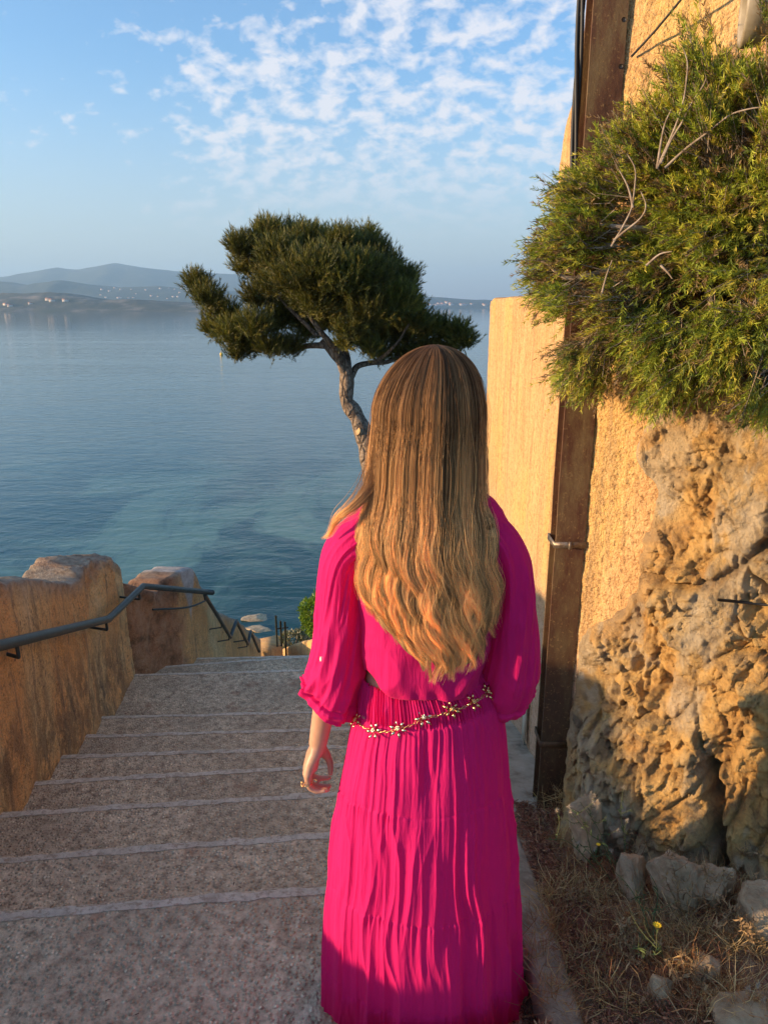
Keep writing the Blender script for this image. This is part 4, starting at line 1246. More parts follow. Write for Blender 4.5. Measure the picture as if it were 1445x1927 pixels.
# ------------------------------------------------------------------ dry grass matted over the bed
def dry_grass():
    r_ = np.random.default_rng(515)
    n = 9000
    cl = r_.uniform(size=(260, 2)) * np.array([430, 420]) + np.array([1010, 1500])
    k = r_.integers(0, 260, n)
    base = []
    cache = [on_soil(*c) for c in cl]
    col0 = np.array([(0.50, 0.34, 0.15), (0.42, 0.21, 0.09), (0.62, 0.46, 0.23), (0.34, 0.16, 0.08)])[r_.integers(0, 4, 260)]
    pos = np.array([tuple(cache[i]) for i in k]) + r_.normal(0, 1, (n, 3)) * np.array([0.018, 0.018, 0.003])
    d = r_.normal(0, 0.75, (n, 3)); d[:, 2] = np.abs(r_.normal(0.55, 0.4, n)); d /= np.linalg.norm(d, axis=1)[:, None]
    V, q, t, c = blades(n, pos, d, r_.uniform(0.02, 0.12, n), r_.uniform(0.0010, 0.0024, n), col0[k] * r_.uniform(0.6, 1.35, (n, 1)), 1.2)
    tag(mesh('dry_grass', V, [q, t], 'dry_plant', None, False, False, {'tint': c}), 'matted dry brown grass among the stones below the outcrop', None, None, 'stuff')
dry_grass()
# ------------------------------------------------------------------ the shrub draped over the wall
OUT = np.array([(980,492),(1012,440),(1030,395),(1020,350),(1062,318),(1085,345),(1110,300),(1140,262),(1160,215),(1190,235),(1215,185),(1240,150),(1285,120),(1290,60),(1325,45),(1345,90),(1400,110),(1420,60),(1460,20),(1480,400),(1480,780),(1420,770),(1380,775),(1340,735),(1275,725),(1240,760),(1205,775),(1185,700),(1150,665),(1140,705),(1110,748),(1070,730),(1030,728),(1045,690),(1030,660),(1050,640),(1020,585),(990,540)], float)
OUT[:, 0] = 1480 - (1480 - OUT[:, 0]) * 0.935
OUT[:, 1] = np.where(OUT[:, 1] > 420, 420 + (OUT[:, 1] - 420) * 0.94, OUT[:, 1] + 8)
def in_poly(p, poly):
    x, y = p[:, 0], p[:, 1]; c = np.zeros(len(p), bool); j = len(poly) - 1
    for i in range(len(poly)):
        xi, yi = poly[i]; xj, yj = poly[j]
        c ^= ((yi > y) != (yj > y)) & (x < (xj - xi) * (y - yi) / (yj - yi + 1e-9) + xi)
        j = i
    return c
rs = np.random.default_rng(77)
def shrub_points(n):
    pts = np.zeros((0, 2))
    while len(pts) < n:
        c = np.stack([rs.uniform(975, 1480, n), rs.uniform(15, 785, n)], 1)
        c = c[in_poly(c, OUT)]
        dn = fbm(np.stack([c[:, 0] / 62, c[:, 1] / 62, c[:, 0] * 0], 1), 3, 150)
        c = c[dn + rs.uniform(-0.22, 0.30, len(c)) > 0.0]
        pts = np.concatenate([pts, c])
    return pts[:n]
NS = 7000
sp = shrub_points(NS)
deep = rs.uniform(0, 1, NS) ** 1.3
yf = 1.74 + (1445 - sp[:, 0]) / 460 * 0.30 + 0.12 * fbm(np.stack([sp[:, 0] / 90, sp[:, 1] / 90, sp[:, 0] * 0], 1), 3, 151)
pos = np.zeros((NS, 3))
for k in range(NS):
    p = ony(sp[k, 0], sp[k, 1], yf[k] + deep[k] * 0.30)
    dw = (np.array([p.x, p.y]) - CORN) @ WNRM
    if dw < 0.03: p = onw3(sp[k, 0], sp[k, 1], rs.uniform(0.03, 0.10))
    pos[k] = p
# main growth direction of each sprig: away from the root, drooping low down
rootp = np.array(onw3(1330, 430, 0.05))
gd = pos - rootp; gd /= np.linalg.norm(gd, axis=1)[:, None] + 1e-9
gd = gd * 0.55 + np.array([-0.55, -0.10, 0.0]) + rs.normal(0, 0.38, (NS, 3))
low = sstep(560, 760, sp[:, 1]); hi_ = sstep(420, 150, sp[:, 1])
gd[:, 2] += -0.75 * low + 0.75 * hi_ + 0.05
gd /= np.linalg.norm(gd, axis=1)[:, None]
NN = 34
Ls = rs.uniform(0.045, 0.105, NS)
base_cols = np.array([(0.22, 0.27, 0.03), (0.28, 0.33, 0.034), (0.37, 0.39, 0.045), (0.13, 0.17, 0.028), (0.44, 0.39, 0.055)])
brown = np.array([(0.24, 0.16, 0.07), (0.15, 0.10, 0.05)])
ci = rs.integers(0, 5, NS); sc_ = base_cols[ci]
isb = (rs.uniform(size=NS) < 0.10 + 0.40 * sstep(0.55, 1.0, deep) + 0.35 * sstep(0.1, 0.4, fbm(np.stack([sp[:, 0] / 70 + 4, sp[:, 1] / 70, sp[:, 0] * 0], 1), 3, 152)))
sc_ = np.where(isb[:, None], brown[rs.integers(0, 2, NS)], sc_)
tpos = rs.uniform(0.0, 1.0, (NS, NN))
side = np.cross(gd, rs.normal(size=(NS, 3))); side /= np.linalg.norm(side, axis=1)[:, None]
droop = np.array([0, 0, -1.0])
P = pos[:, None, :] + gd[:, None, :] * (tpos * Ls[:, None])[..., None] + side[:, None, :] * (0.012 * np.sin(tpos * 2.5))[..., None] + droop * (0.010 * tpos ** 2)[..., None]
rad = rs.normal(size=(NS, NN, 3)); rad -= gd[:, None] * (rad * gd[:, None]).sum(-1, keepdims=True); rad /= np.linalg.norm(rad, axis=-1, keepdims=True)
nd = gd[:, None] * 0.85 + rad * rs.uniform(0.35, 0.9, (NS, NN, 1)); nd /= np.linalg.norm(nd, axis=-1, keepdims=True)
nl = rs.uniform(0.012, 0.026, (NS, NN)) * (1.1 - 0.4 * tpos)
cc = sc_[:, None, :] * rs.uniform(0.75, 1.25, (NS, NN, 1)) * (0.8 + 0.5 * tpos[..., None])
nn_ = NS * NN
V, q, t, c = blades(nn_, P.reshape(-1, 3), nd.reshape(-1, 3), nl.ravel(), np.full(nn_, 0.0021), cc.reshape(-1, 3), 0.5)
shrub = empty('draped_shrub', rootp)
o = mesh('foliage', V, [q, t], 'needle_foliage', shrub, False, False, {'tint': c}); o['kind'] = 'stuff'
# sprig stems and main branches
mb = MB()
for k in range(0, NS, 3):
    e_ = pos[k] + gd[k] * Ls[k]
    mb.tube([pos[k] - gd[k] * 0.05, pos[k], e_], [0.0014, 0.0011, 0.0006], 3, False)
o = mb.build('twigs', 'dry_twig', shrub); o['kind'] = 'stuff'
def branch(pts, r0_, r1_, name='branch'):
    mb = MB(); pp = spline(pts, 26)
    pp = pp + 0.004 * np.stack([vnoise(pp * 14, 160), vnoise(pp * 14, 161), vnoise(pp * 14, 162)], 1)
    mb.tube(pp, np.linspace(r0_, r1_, 26), 7); return mb.build(name, 'dry_twig', shrub)
def sp3(px, py, dy=-0.05): 
    return tuple(ony(px, py, 1.74 + (1445 - px) / 460 * 0.30 + dy))
for pts in ([(1235,320),(1250,285),(1268,240),(1282,200),(1290,150),(1293,115),(1285,88)], [(1242,310),(1262,262),(1285,225),(1300,190),(1318,160),(1325,145)], [(1250,318),(1290,280),(1330,250),(1370,218),(1410,205),(1445,200)],
            [(1150,465),(1170,435),(1185,400),(1192,360),(1195,320),(1180,288)], [(1155,455),(1185,430),(1210,405),(1215,385),(1205,360)], [(1190,390),(1180,350),(1165,320)], [(1242,500),(1255,515),(1262,525)], [(1235,318),(1248,240),(1262,205)], [(1130,560),(1140,520),(1150,490)], [(1215,500),(1240,480),(1262,475)]):
    branch([sp3(*p_) for p_ in pts], 0.0032, 0.0012)
for pts in ([rootp, sp3(1190, 430, 0.06), sp3(1090, 420, 0.05)], [rootp, sp3(1180, 600, 0.05), sp3(1110, 690, 0.05)], [rootp, sp3(1330, 250, 0.05), sp3(1300, 130, 0.05)], [rootp, sp3(1340, 620, 0.05), sp3(1320, 720, 0.03)], [rootp, sp3(1100, 520, 0.05), sp3(1010, 490, 0.02)]):
    branch([tuple(p_) for p_ in pts], 0.011, 0.003)
tag(shrub, 'bushy green needle leaved shrub draping over the wall in front of the post', 'shrub')

# ------------------------------------------------------------------ the pine
PY_ = 12.5
def pp(px, py, dy=0.0): 
    q = ony(px, py, PY_ + dy); return np.array((q.x, q.y, q.z))
pine = empty('pine_tree', (0.05, PY_, -5.6))
tr = [np.array((0.05, PY_, -5.8)), np.array((-0.05, PY_, -3.5)), pp(705, 930), pp(694, 860), pp(686, 820), pp(668, 780), pp(652, 752), pp(652, 715), pp(648, 690), pp(632, 665), pp(605, 640)]
mb = MB(); path = spline(tr, 90)
path = path + 0.025 * np.stack([vnoise(path * 3, 170), vnoise(path * 3, 171), path[:, 0] * 0], 1)
rad_ = np.interp(np.linspace(0, 1, 90), [0, 0.3, 0.55, 0.75, 0.9, 1], [0.22, 0.17, 0.135, 0.115, 0.10, 0.055])
rad_ = rad_ * (1 + 0.12 * vnoise(path * 6, 172))
mb.tube(path, rad_, 16)
trunk = mb.build('trunk', 'pine_bark', pine)
q0_ = pp(676, 812, -0.10); mb = MB(); mb.tube([q0_ + np.array((0.06, 0.05, -0.02)), q0_ + np.array((-0.04, -0.06, 0.02))], [0.085, 0.075], 14); mb.build('branch_stub', 'cut_wood', trunk)
def limb(pts, r0_, r1_):
    p_ = spline(pts, 30); p_ = p_ + 0.03 * np.stack([vnoise(p_ * 2.5, 173), vnoise(p_ * 2.5, 174), vnoise(p_ * 2.5, 175)], 1)
    m = MB(); m.tube(p_, np.linspace(r0_, r1_, 30), 9); m.build('limb', 'pine_bark', pine)
limb([pp(650, 700), pp(640, 672, -0.1), pp(628, 650, -0.3), pp(600, 620, -0.5), pp(560, 560, -0.5)], 0.085, 0.03)
limb([pp(660, 710), pp(672, 690, 0.2), pp(700, 682, 0.4), pp(740, 680, 0.6), pp(800, 640, 0.7), pp(860, 625, 0.6)], 0.065, 0.02)
limb([pp(655, 695), pp(652, 668, 0.3), pp(640, 620, 0.6), pp(640, 560, 0.8), pp(650, 490, 0.8)], 0.08, 0.02)
limb([pp(618, 648), pp(580, 650, 0.3), pp(540, 655, 0.2), pp(470, 640, 0.1), pp(400, 590, 0.0)], 0.06, 0.015)
limb([pp(632, 662), pp(660, 620, -0.6), pp(700, 570, -0.9), pp(740, 540, -0.8)], 0.06, 0.02)
limb([pp(600, 630), pp(540, 575, 0.2), pp(490, 520, 0.3), pp(470, 480, 0.3)], 0.04, 0.012)
limb([pp(700, 682, 0.4), pp(735, 660, -0.2), pp(770, 610, -0.5)], 0.04, 0.015)
# crown: clumps (px, py, radius m, depth offset)
CL = [(372,535,.28,.0),(392,560,.34,-.2),(420,590,.40,.2),(440,625,.40,-.2),(470,645,.40,.1),(510,650,.36,-.3),(405,615,.34,.3),(445,660,.26,.0),(550,650,.30,.2),
      (455,465,.36,-.3),(470,500,.42,.3),(500,455,.42,.0),(505,440,.28,.4),(530,480,.5,-.7),(545,440,.36,.3),(575,450,.38,-.4),(520,530,.5,-.2),(560,520,.55,-1.0),(610,455,.4,.2),(640,460,.42,-.6),(680,455,.38,.3),(700,475,.40,-.4),
      (600,510,.6,-1.2),(650,520,.6,-1.2),(600,560,.55,-.8),(560,580,.5,.5),(640,580,.5,.9),(690,520,.55,-1.0),(730,510,.42,.2),(755,530,.4,-.3),(740,565,.5,-.8),(700,580,.55,-.9),(770,570,.36,.2),(660,615,.34,-.9),(780,600,.38,-.2),(760,625,.42,.3),(720,620,.5,.5),(690,640,.38,.4),
      (800,615,.34,.1),(830,620,.34,.4),(862,622,.32,.2),(875,640,.26,.1),(845,650,.28,.4),(800,655,.34,.5),(760,665,.32,.7),(720,665,.28,.6),(650,640,.26,-.7),(620,600,.4,.3),(580,620,.36,.5),(530,600,.4,.6),(490,560,.42,.7),(560,470,.4,.9),(640,490,.5,1.1),(720,540,.5,1.1),(600,540,.5,1.3),(670,570,.5,1.3),(480,610,.38,-.5),(700,655,.22,-.6),
      (498,432,.22,.0),(510,428,.18,-.3),(572,436,.20,.0),(640,446,.2,.2),(690,444,.22,.1),(735,492,.22,.1),(442,458,.2,.0),(768,520,.22,.0),(600,448,.18,-.3),(366,522,.18,.0)]
rp = np.random.default_rng(99)
SB, SD, SL, SCL = [], [], [], []
for ic, (px, py, r_, dy) in enumerate(CL):
    c_ = pp(px, py, dy)
    n = int(260 * (r_ / 0.4) ** 2)
    d = rp.normal(size=(n, 3)); d[:, 2] = d[:, 2] * 0.8 + 0.25; d /= np.linalg.norm(d, axis=1)[:, None]
    r_ = r_ * 0.88
    rr_ = r_ * rp.uniform(0.35, 1.0, n) * (1 + 0.5 * fbm(d * 1.8 + c_, 3, 180))
    p = c_ + d * rr_[:, None] * np.array([0.95, 0.95, 0.70])
    dd = d * 0.75 + np.array([0, 0, 0.72]) + rp.normal(0, 0.22, (n, 3))
    dd /= np.linalg.norm(dd, axis=1)[:, None]
    L = rp.uniform(0.10, 0.26, n) * (1.0 + 0.6 * (dd[:, 2] > 0.6))
    SB.append(p - dd * L[:, None] * 0.6); SD.append(dd); SL.append(L)
    SCL.append(np.repeat(rp.uniform(0.75, 1.2), n))
SB, SD, SL, SCL = np.concatenate(SB), np.concatenate(SD), np.concatenate(SL), np.concatenate(SCL)
nT, K = len(SB), 34
rad = rp.normal(size=(nT, K, 3)); rad -= SD[:, None] * (rad * SD[:, None]).sum(-1, keepdims=True); rad /= np.linalg.norm(rad, axis=-1, keepdims=True)
along = rp.uniform(0, 1, (nT, K, 1))
st = SB[:, None] + SD[:, None] * SL[:, None, None] * along
nd = SD[:, None] * rp.uniform(0.6, 1.1, (nT, K, 1)) + rad * rp.uniform(0.35, 0.8, (nT, K, 1)) * (1.1 - 0.5 * along); nd /= np.linalg.norm(nd, axis=-1, keepdims=True)
gcol = np.array([(0.10, 0.108, 0.016), (0.13, 0.135, 0.018), (0.07, 0.08, 0.016), (0.19, 0.165, 0.026)])
tc = gcol[rp.integers(0, 4, nT)][:, None, :] * rp.uniform(0.7, 1.25, (nT, K, 1)) * SCL[:, None, None] * (0.8 + 0.35 * along)
ln = rp.uniform(0.05, 0.10, (nT, K))
pos_ = st.reshape(-1, 3); dirn = nd.reshape(-1, 3); m_ = len(pos_)
sd = np.cross(dirn, rp.normal(size=(m_, 3))); sd /= np.linalg.norm(sd, axis=1)[:, None]
w_ = 0.0046
V = np.stack([pos_ - sd * w_, pos_ + sd * w_, pos_ + dirn * ln.reshape(-1, 1)], 1).reshape(-1, 3)
T_ = np.arange(m_ * 3).reshape(-1, 3)
o = mesh('crown', V, [T_], 'pine_needles', pine, False, False, {'tint': np.repeat(tc.reshape(-1, 3), 3, 0)})
tag(pine, 'wind shaped umbrella pine with a crooked bare trunk rising above the sea', 'pine tree')

# ------------------------------------------------------------------ things below the steep flight
def leaf_bush(name, ctr, size, n, seed, cols, label, leaf=0.05):
    r_ = np.random.default_rng(seed)
    e = empty(name, (ctr[0], ctr[1], ctr[2] - size[2]))
    d = r_.normal(size=(n, 3)); d /= np.linalg.norm(d, axis=1)[:, None]
    rr_ = r_.uniform(0.5, 1.0, n) ** 0.5 * (1 + 0.3 * fbm(d * 2.5 + seed, 4, seed))
    p = np.array(ctr) + d * rr_[:, None] * np.array(size)
    dd = d + r_.normal(0, 0.5, (n, 3)) + np.array([0, 0, 0.3]); dd /= np.linalg.norm(dd, axis=1)[:, None]
    c0 = np.array(cols)[r_.integers(0, len(cols), n)] * r_.uniform(0.7, 1.25, (n, 1))
    V, q, t, c = blades(n, p, dd, r_.uniform(0.6, 1.2, n) * leaf, np.full(n, leaf * 0.5), c0, 0.6)
    mesh('foliage', V, [q, t], 'broad_leaf', e, False, False, {'tint': c})['kind'] = 'stuff'
    mb = MB()
    for k in range(7):
        dk = r_.normal(size=3); dk[2] = abs(dk[2]); dk /= np.linalg.norm(dk)
        mb.tube([np.array(ctr) - np.array([0, 0, size[2] * 1.5]), np.array(ctr) + dk * np.array(size) * 0.8], [0.02, 0.006], 6)
    mb.build('stem', 'dry_twig', e)
    tag(e, label, 'bush')
bc = ony(612, 1158, 10.0)
leaf_bush('leafy_bush', tuple(bc), (0.40, 0.36, 0.36), 4200, 61, [(0.16, 0.26, 0.03), (0.20, 0.30, 0.035), (0.11, 0.19, 0.025)], 'round bright green bush beside the woman\'s left sleeve', 0.055)
leaf_bush('dry_bush', tuple(ony(552, 1207, 11.6)), (0.30, 0.3, 0.16), 1200, 62, [(0.20, 0.20, 0.12), (0.30, 0.26, 0.17), (0.10, 0.12, 0.06)], 'grey green dry bush behind the curved sunlit wall', 0.05)
leaf_bush('dry_bush', tuple(ony(583, 1194, 12.0)), (0.28, 0.3, 0.12), 900, 63, [(0.08, 0.10, 0.05), (0.14, 0.15, 0.08)], 'dark low bush under the round green bush', 0.05)
# curved garden wall, sunlit
cpts = [ony(505, 1233, 11.6), ony(530, 1222, 11.2), ony(560, 1211, 10.7), ony(600, 1201, 10.0), ony(660, 1196, 9.3), ony(740, 1200, 8.7)]
path = spline([tuple(p) for p in cpts], 60)
V = np.zeros((60, 8, 3))
tan = np.gradient(path, axis=0); nrm2 = np.stack([-tan[:, 1], tan[:, 0], tan[:, 0] * 0], 1); nrm2 /= np.linalg.norm(nrm2, axis=1)[:, None]
for j, (o_, h_) in enumerate([(0.0, -1.6), (0.0, -0.8), (0.0, -0.04), (0.02, 0.0), (0.10, 0.012), (0.19, 0.0), (0.21, -0.04), (0.21, -1.6)]):
    V[:, j] = path + nrm2 * o_ + np.array([0, 0, h_])
V += 0.012 * fbm(V * 5, 4, 190)[..., None]
tag(mesh('garden_wall', V.reshape(-1, 3), grid_faces(60, 8)[:, ::-1], 'rough_plaster'), 'curved low sunlit ochre wall below the end of the steps', 'wall')
c0, c1, c2, c3 = ony(484, 1203, 10.6), ony(521, 1195, 11.0), ony(531, 1218, 10.3), ony(494, 1226, 9.9)
mb = MB()
V = [tuple(c0), tuple(c1), tuple(c2), tuple(c3)] + [tuple(p - Vector((0, 0, 1.4))) for p in (c0, c1, c2, c3)]
mb.add(V, [(3, 2, 1, 0), (0, 1, 5, 4), (1, 2, 6, 5), (2, 3, 7, 6), (3, 0, 4, 7)])
tag(mb.build('wall_pier', 'rough_plaster', None, False), 'small sloping sunlit ochre pier at the bottom of the zigzag handrail', 'pier')
gp = empty('iron_gate', ony(524, 1214, 10.3))
for dx, top_ in ((0.0, 0.52), (0.06, 0.40), (0.12, 0.36)):
    p = ony(519, 1156, 10.3)
    mb = MB(); mb.tube([(p.x + dx, 10.3 + dx, p.z - 1.2), (p.x + dx, 10.3 + dx, p.z - 0.02 - (0.52 - top_))], 0.017, 7); mb.build('bar', 'painted_steel', gp)
mb = MB(); mb.tube([(p.x, 10.3, p.z - 0.25), (p.x + 0.16, 10.46, p.z - 0.30)], 0.012, 6); mb.build('rail_bar', 'painted_steel', gp)
tag(gp, 'slim dark iron gate bars standing behind the ochre pier', 'gate')
# flat wave washed ledges at the water's edge
def ledge(px0, px1, py0, py1, seed, label):
    a_, b_ = onz(px0, py1, SEA), onz(px1, py0, SEA)
    c_ = (a_ + b_) / 2
    o_ = boulder('shore_ledge', (c_.x, c_.y, SEA + 0.02), (abs(b_.x - a_.x) / 2 + 0.3, abs(b_.y - a_.y) / 2 + 0.1, 0.10), seed, label, 0.1, 4)
ledge(452, 500, 1157, 1170, 241, 'pale flat rock ledge awash offshore, the farther of two')
ledge(468, 503, 1180, 1192, 247, 'pale flat rock ledge awash near the shore, the nearer of two')
# ------------------------------------------------------------------ the woman
WY = 1.46
person = empty('person', (0.10, WY, 0.0))
def outline(lst, y=1.45):
    p = [ony(a_, b_, y) for a_, b_ in lst]
    return np.array(sorted([(q.z, q.x) for q in p]))
skL = outline([(676, 1285), (668, 1320), (655, 1370), (640, 1450), (625, 1560), (615, 1700), (607, 1927)])
skR = outline([(906, 1262), (930, 1300), (945, 1335), (955, 1400), (968, 1560), (975, 1700), (982, 1927)])
SK_TOP = 0.958
def skirt_tab(z):
    xl = np.interp(z, skL[:, 0], skL[:, 1]); xr = np.interp(z, skR[:, 0], skR[:, 1])
    hd = np.interp(z, [0.0, 0.2, 0.4, 0.6, 0.74, 0.86, 0.93, 0.97], [0.185, 0.172, 0.155, 0.138, 0.128, 0.112, 0.096, 0.090])
    return (xl + xr) / 2, (xr - xl) / 2 * 0.975, hd
nth, nz = 1100, 250
th = np.linspace(0, 2 * math.pi, nth + 1)[:-1]
zs = np.linspace(SK_TOP, 0.012, nz)
TH, ZS = np.meshgrid(th, zs, indexing='ij')
cx, hw_, hd_ = skirt_tab(zs)
k3 = int(9) | 1
ker = np.hanning(17)[1:-1]; ker /= ker.sum()
def sm1(v): return np.convolve(np.concatenate([np.full(7, v[0]), v, np.full(7, v[-1])]), ker, 'valid')
cx, hw_, hd_ = sm1(cx), sm1(hw_), sm1(hd_)
C, S = np.cos(TH), np.sin(TH)
def ringnoise(k, zc, seed, warp=0.0):
    w = warp * vnoise(np.stack([C * 2, S * 2, ZS * 6], -1), seed + 9) if warp else 0.0
    ang = TH + w
    return vnoise(np.stack([np.cos(ang) * k, np.sin(ang) * k, ZS * zc + seed], -1), seed)
def folds(k, zc, seed, warp=0.03):      # rounded ridges, tight valleys
    n_ = ringnoise(k, zc, seed, warp)
    return 1 - 2.0 * np.abs(n_) ** 0.75
BAND = 0.872
def seam(z0, amp): return z0 + amp * vnoise(np.stack([C * 2.2, S * 2.2, C * 0 + z0 * 9], -1), 210)
s1, s2, s3 = seam(0.655, 0.010), seam(0.385, 0.012), seam(0.135, 0.010)
R = np.zeros_like(TH)
band = sstep(BAND - 0.006, BAND + 0.004, ZS)
R += band * (0.0035 * folds(26, 5, 220, 0.01) + 0.0022 * np.sin(TH * 130 + 3 * ringnoise(4, 2, 221)) )
R += band * 0.004 * np.cos((ZS - 0.915) / 0.043 * math.pi) * 0.6
t1 = np.clip((BAND - ZS) / (BAND - 0.655), 0, 1)
grow = sstep(0.88, 0.0, ZS)
R += (1 - band) * (0.0034 + 0.0165 * grow ** 0.9) * (0.60 * folds(4.4, 0.9, 256, 0.14) + 0.40 * folds(7.6, 1.2, 257, 0.10))
R += (1 - band) * (0.0020 * folds(15, 1.4, 222, 0.05) * (1 - 0.55 * t1) + 0.0008 * np.sin(TH * 95 + 4 * ringnoise(5, 3, 224)) * (1 - t1))
for s_k, ztop, zbot, seed in ((s1, 0.655, 0.385, 230), (s2, 0.385, 0.135, 240), (s3, 0.135, 0.0, 250)):
    below = sstep(-0.002, 0.002, s_k - ZS)
    t = np.clip((s_k - ZS) / 0.10, 0, 1)
    gath = below * np.exp(-t * 2.6) * sstep(-0.1, 0.25, ringnoise(2.2, 0.3, seed + 7))
    R += gath * (0.0034 * folds(20, 0.6, seed, 0.015) + 0.0010 * np.sin(TH * 120 + 5 * ringnoise(6, 3, seed + 1)))
    R += below * 0.0008 - 0.0016 * np.exp(-((s_k - ZS) / 0.0030) ** 2)
    R += below * 0.0042 * sstep(0.0, 0.8, t) * folds(6.6, 0.6, seed + 2, 0.05)
# cloth falls in between the buttocks a little, and rides over the seat
seat = np.exp(-((ZS - 0.74) / 0.10) ** 2) * np.exp(-((np.angle(np.exp(1j * (TH + math.pi / 2)))) / 0.16) ** 2) * -0.010
R += seat
P = np.zeros((nth, nz, 3))
P[..., 0] = cx + (hw_ + R) * C
P[..., 1] = WY + (hd_ + R) * np.sign(S) * np.abs(S) ** 0.95
tilt = 0.016 * (P[..., 0] - 0.09) / 0.14 * sstep(0.5, 0.95, ZS) + 0.012 * sstep(0.8, 0.95, ZS) * np.clip(S, -1, 0) 
P[..., 2] = ZS + tilt + band * 0.003 * np.sin(TH * 60 + 2 * ringnoise(5, 1, 225)) * sstep(0.945, 0.958, ZS)
inner = P[:, :1] * 1.0
ctr = np.array([cx[0], WY, 0]); rim = []
for kk_, s_ in enumerate((0.975, 0.955, 0.95)):
    q = P[:, 0].copy(); q[:, :2] = ctr[:2] + (q[:, :2] - ctr[:2]) * s_; q[:, 2] -= 0.002 + 0.012 * kk_; rim.append(q)
P = np.concatenate([np.stack(rim[::-1], 1), P], 1)
skirt = mesh('skirt', P.reshape(-1, 3), grid_faces(nth, nz + 3, close_u=True), 'pink_gauze', person)
skirt['label'] = 'long hot pink tiered gauze skirt with an elastic gathered waist'

# ------------------------------------------------------------------ shirt
SH = [(0.945, 0.088, 0.130, 0.096), (0.96, 0.088, 0.135, 0.104), (0.985, 0.090, 0.138, 0.111), (1.02, 0.092, 0.140, 0.112), (1.10, 0.095, 0.150, 0.108), (1.18, 0.096, 0.168, 0.106), (1.25, 0.094, 0.180, 0.104), (1.30, 0.092, 0.178, 0.100), (1.335, 0.091, 0.156, 0.090), (1.36, 0.091, 0.140, 0.080), (1.385, 0.091, 0.095, 0.068), (1.41, 0.091, 0.062, 0.060), (1.44, 0.091, 0.055, 0.057)]
SHT = np.array(SH)
def shirt_dims(z): return [np.interp(z, SHT[:, 0], SHT[:, k]) for k in (1, 2, 3)]
def shirt_back(x, z):
    c_, w_, d_ = shirt_dims(z)
    u = np.clip(np.abs(x - c_) / w_, 0, 1)
    return WY - d_ * (1 - u ** 2.3) ** (1 / 2.3)
n1, n2 = 420, 190
th1 = np.linspace(0, 2 * math.pi, n1 + 1)[:-1]; z1 = np.linspace(0.945, 1.44, n2)
TH1, Z1 = np.meshgrid(th1, z1, indexing='ij')
c_, w_, d_ = [sm1(v) for v in shirt_dims(z1)]
C1, S1 = np.cos(TH1), np.sin(TH1); e_ = 2 / 2.3
X1 = c_ + w_ * np.sign(C1) * np.abs(C1) ** e_; Y1 = WY + d_ * np.sign(S1) * np.abs(S1) ** e_
lowf = sstep(1.12, 0.98, Z1)
diag = np.stack([X1 * 5 + (Z1 - 1.0) * 3.5, Y1 * 3, (Z1 - X1 * 1.1) * 7], -1)
f_ = 0.0085 * (1 - 2 * np.abs(vnoise(diag, 260)) ** 0.8) * (0.35 + 0.65 * lowf) + 0.005 * (1 - 2 * np.abs(vnoise(diag * np.array([2.2, 2, 1.7]) + 4, 261)) ** 0.8) * (0.4 + 0.6 * lowf)
f_ += 0.0020 * vnoise(np.stack([X1 * 60, Y1 * 60, Z1 * 9], -1), 262)
f_ += 0.0025 * lowf * np.sin(X1 * 170 + 6 * vnoise(np.stack([X1 * 9, Y1 * 9, Z1 * 9], -1), 263)) * sstep(0.99, 0.945, Z1)
# yoke seam across the shoulder blades
f_ -= 0.0018 * np.exp(-((Z1 - 1.262 - 0.05 * (X1 - 0.09) ** 2) / 0.0028) ** 2)
nx1 = C1 / w_; ny1 = S1 / d_; nl_ = np.sqrt(nx1 ** 2 + ny1 ** 2); nx1 /= nl_; ny1 /= nl_
X1 = X1 + nx1 * f_; Y1 = Y1 + ny1 * f_
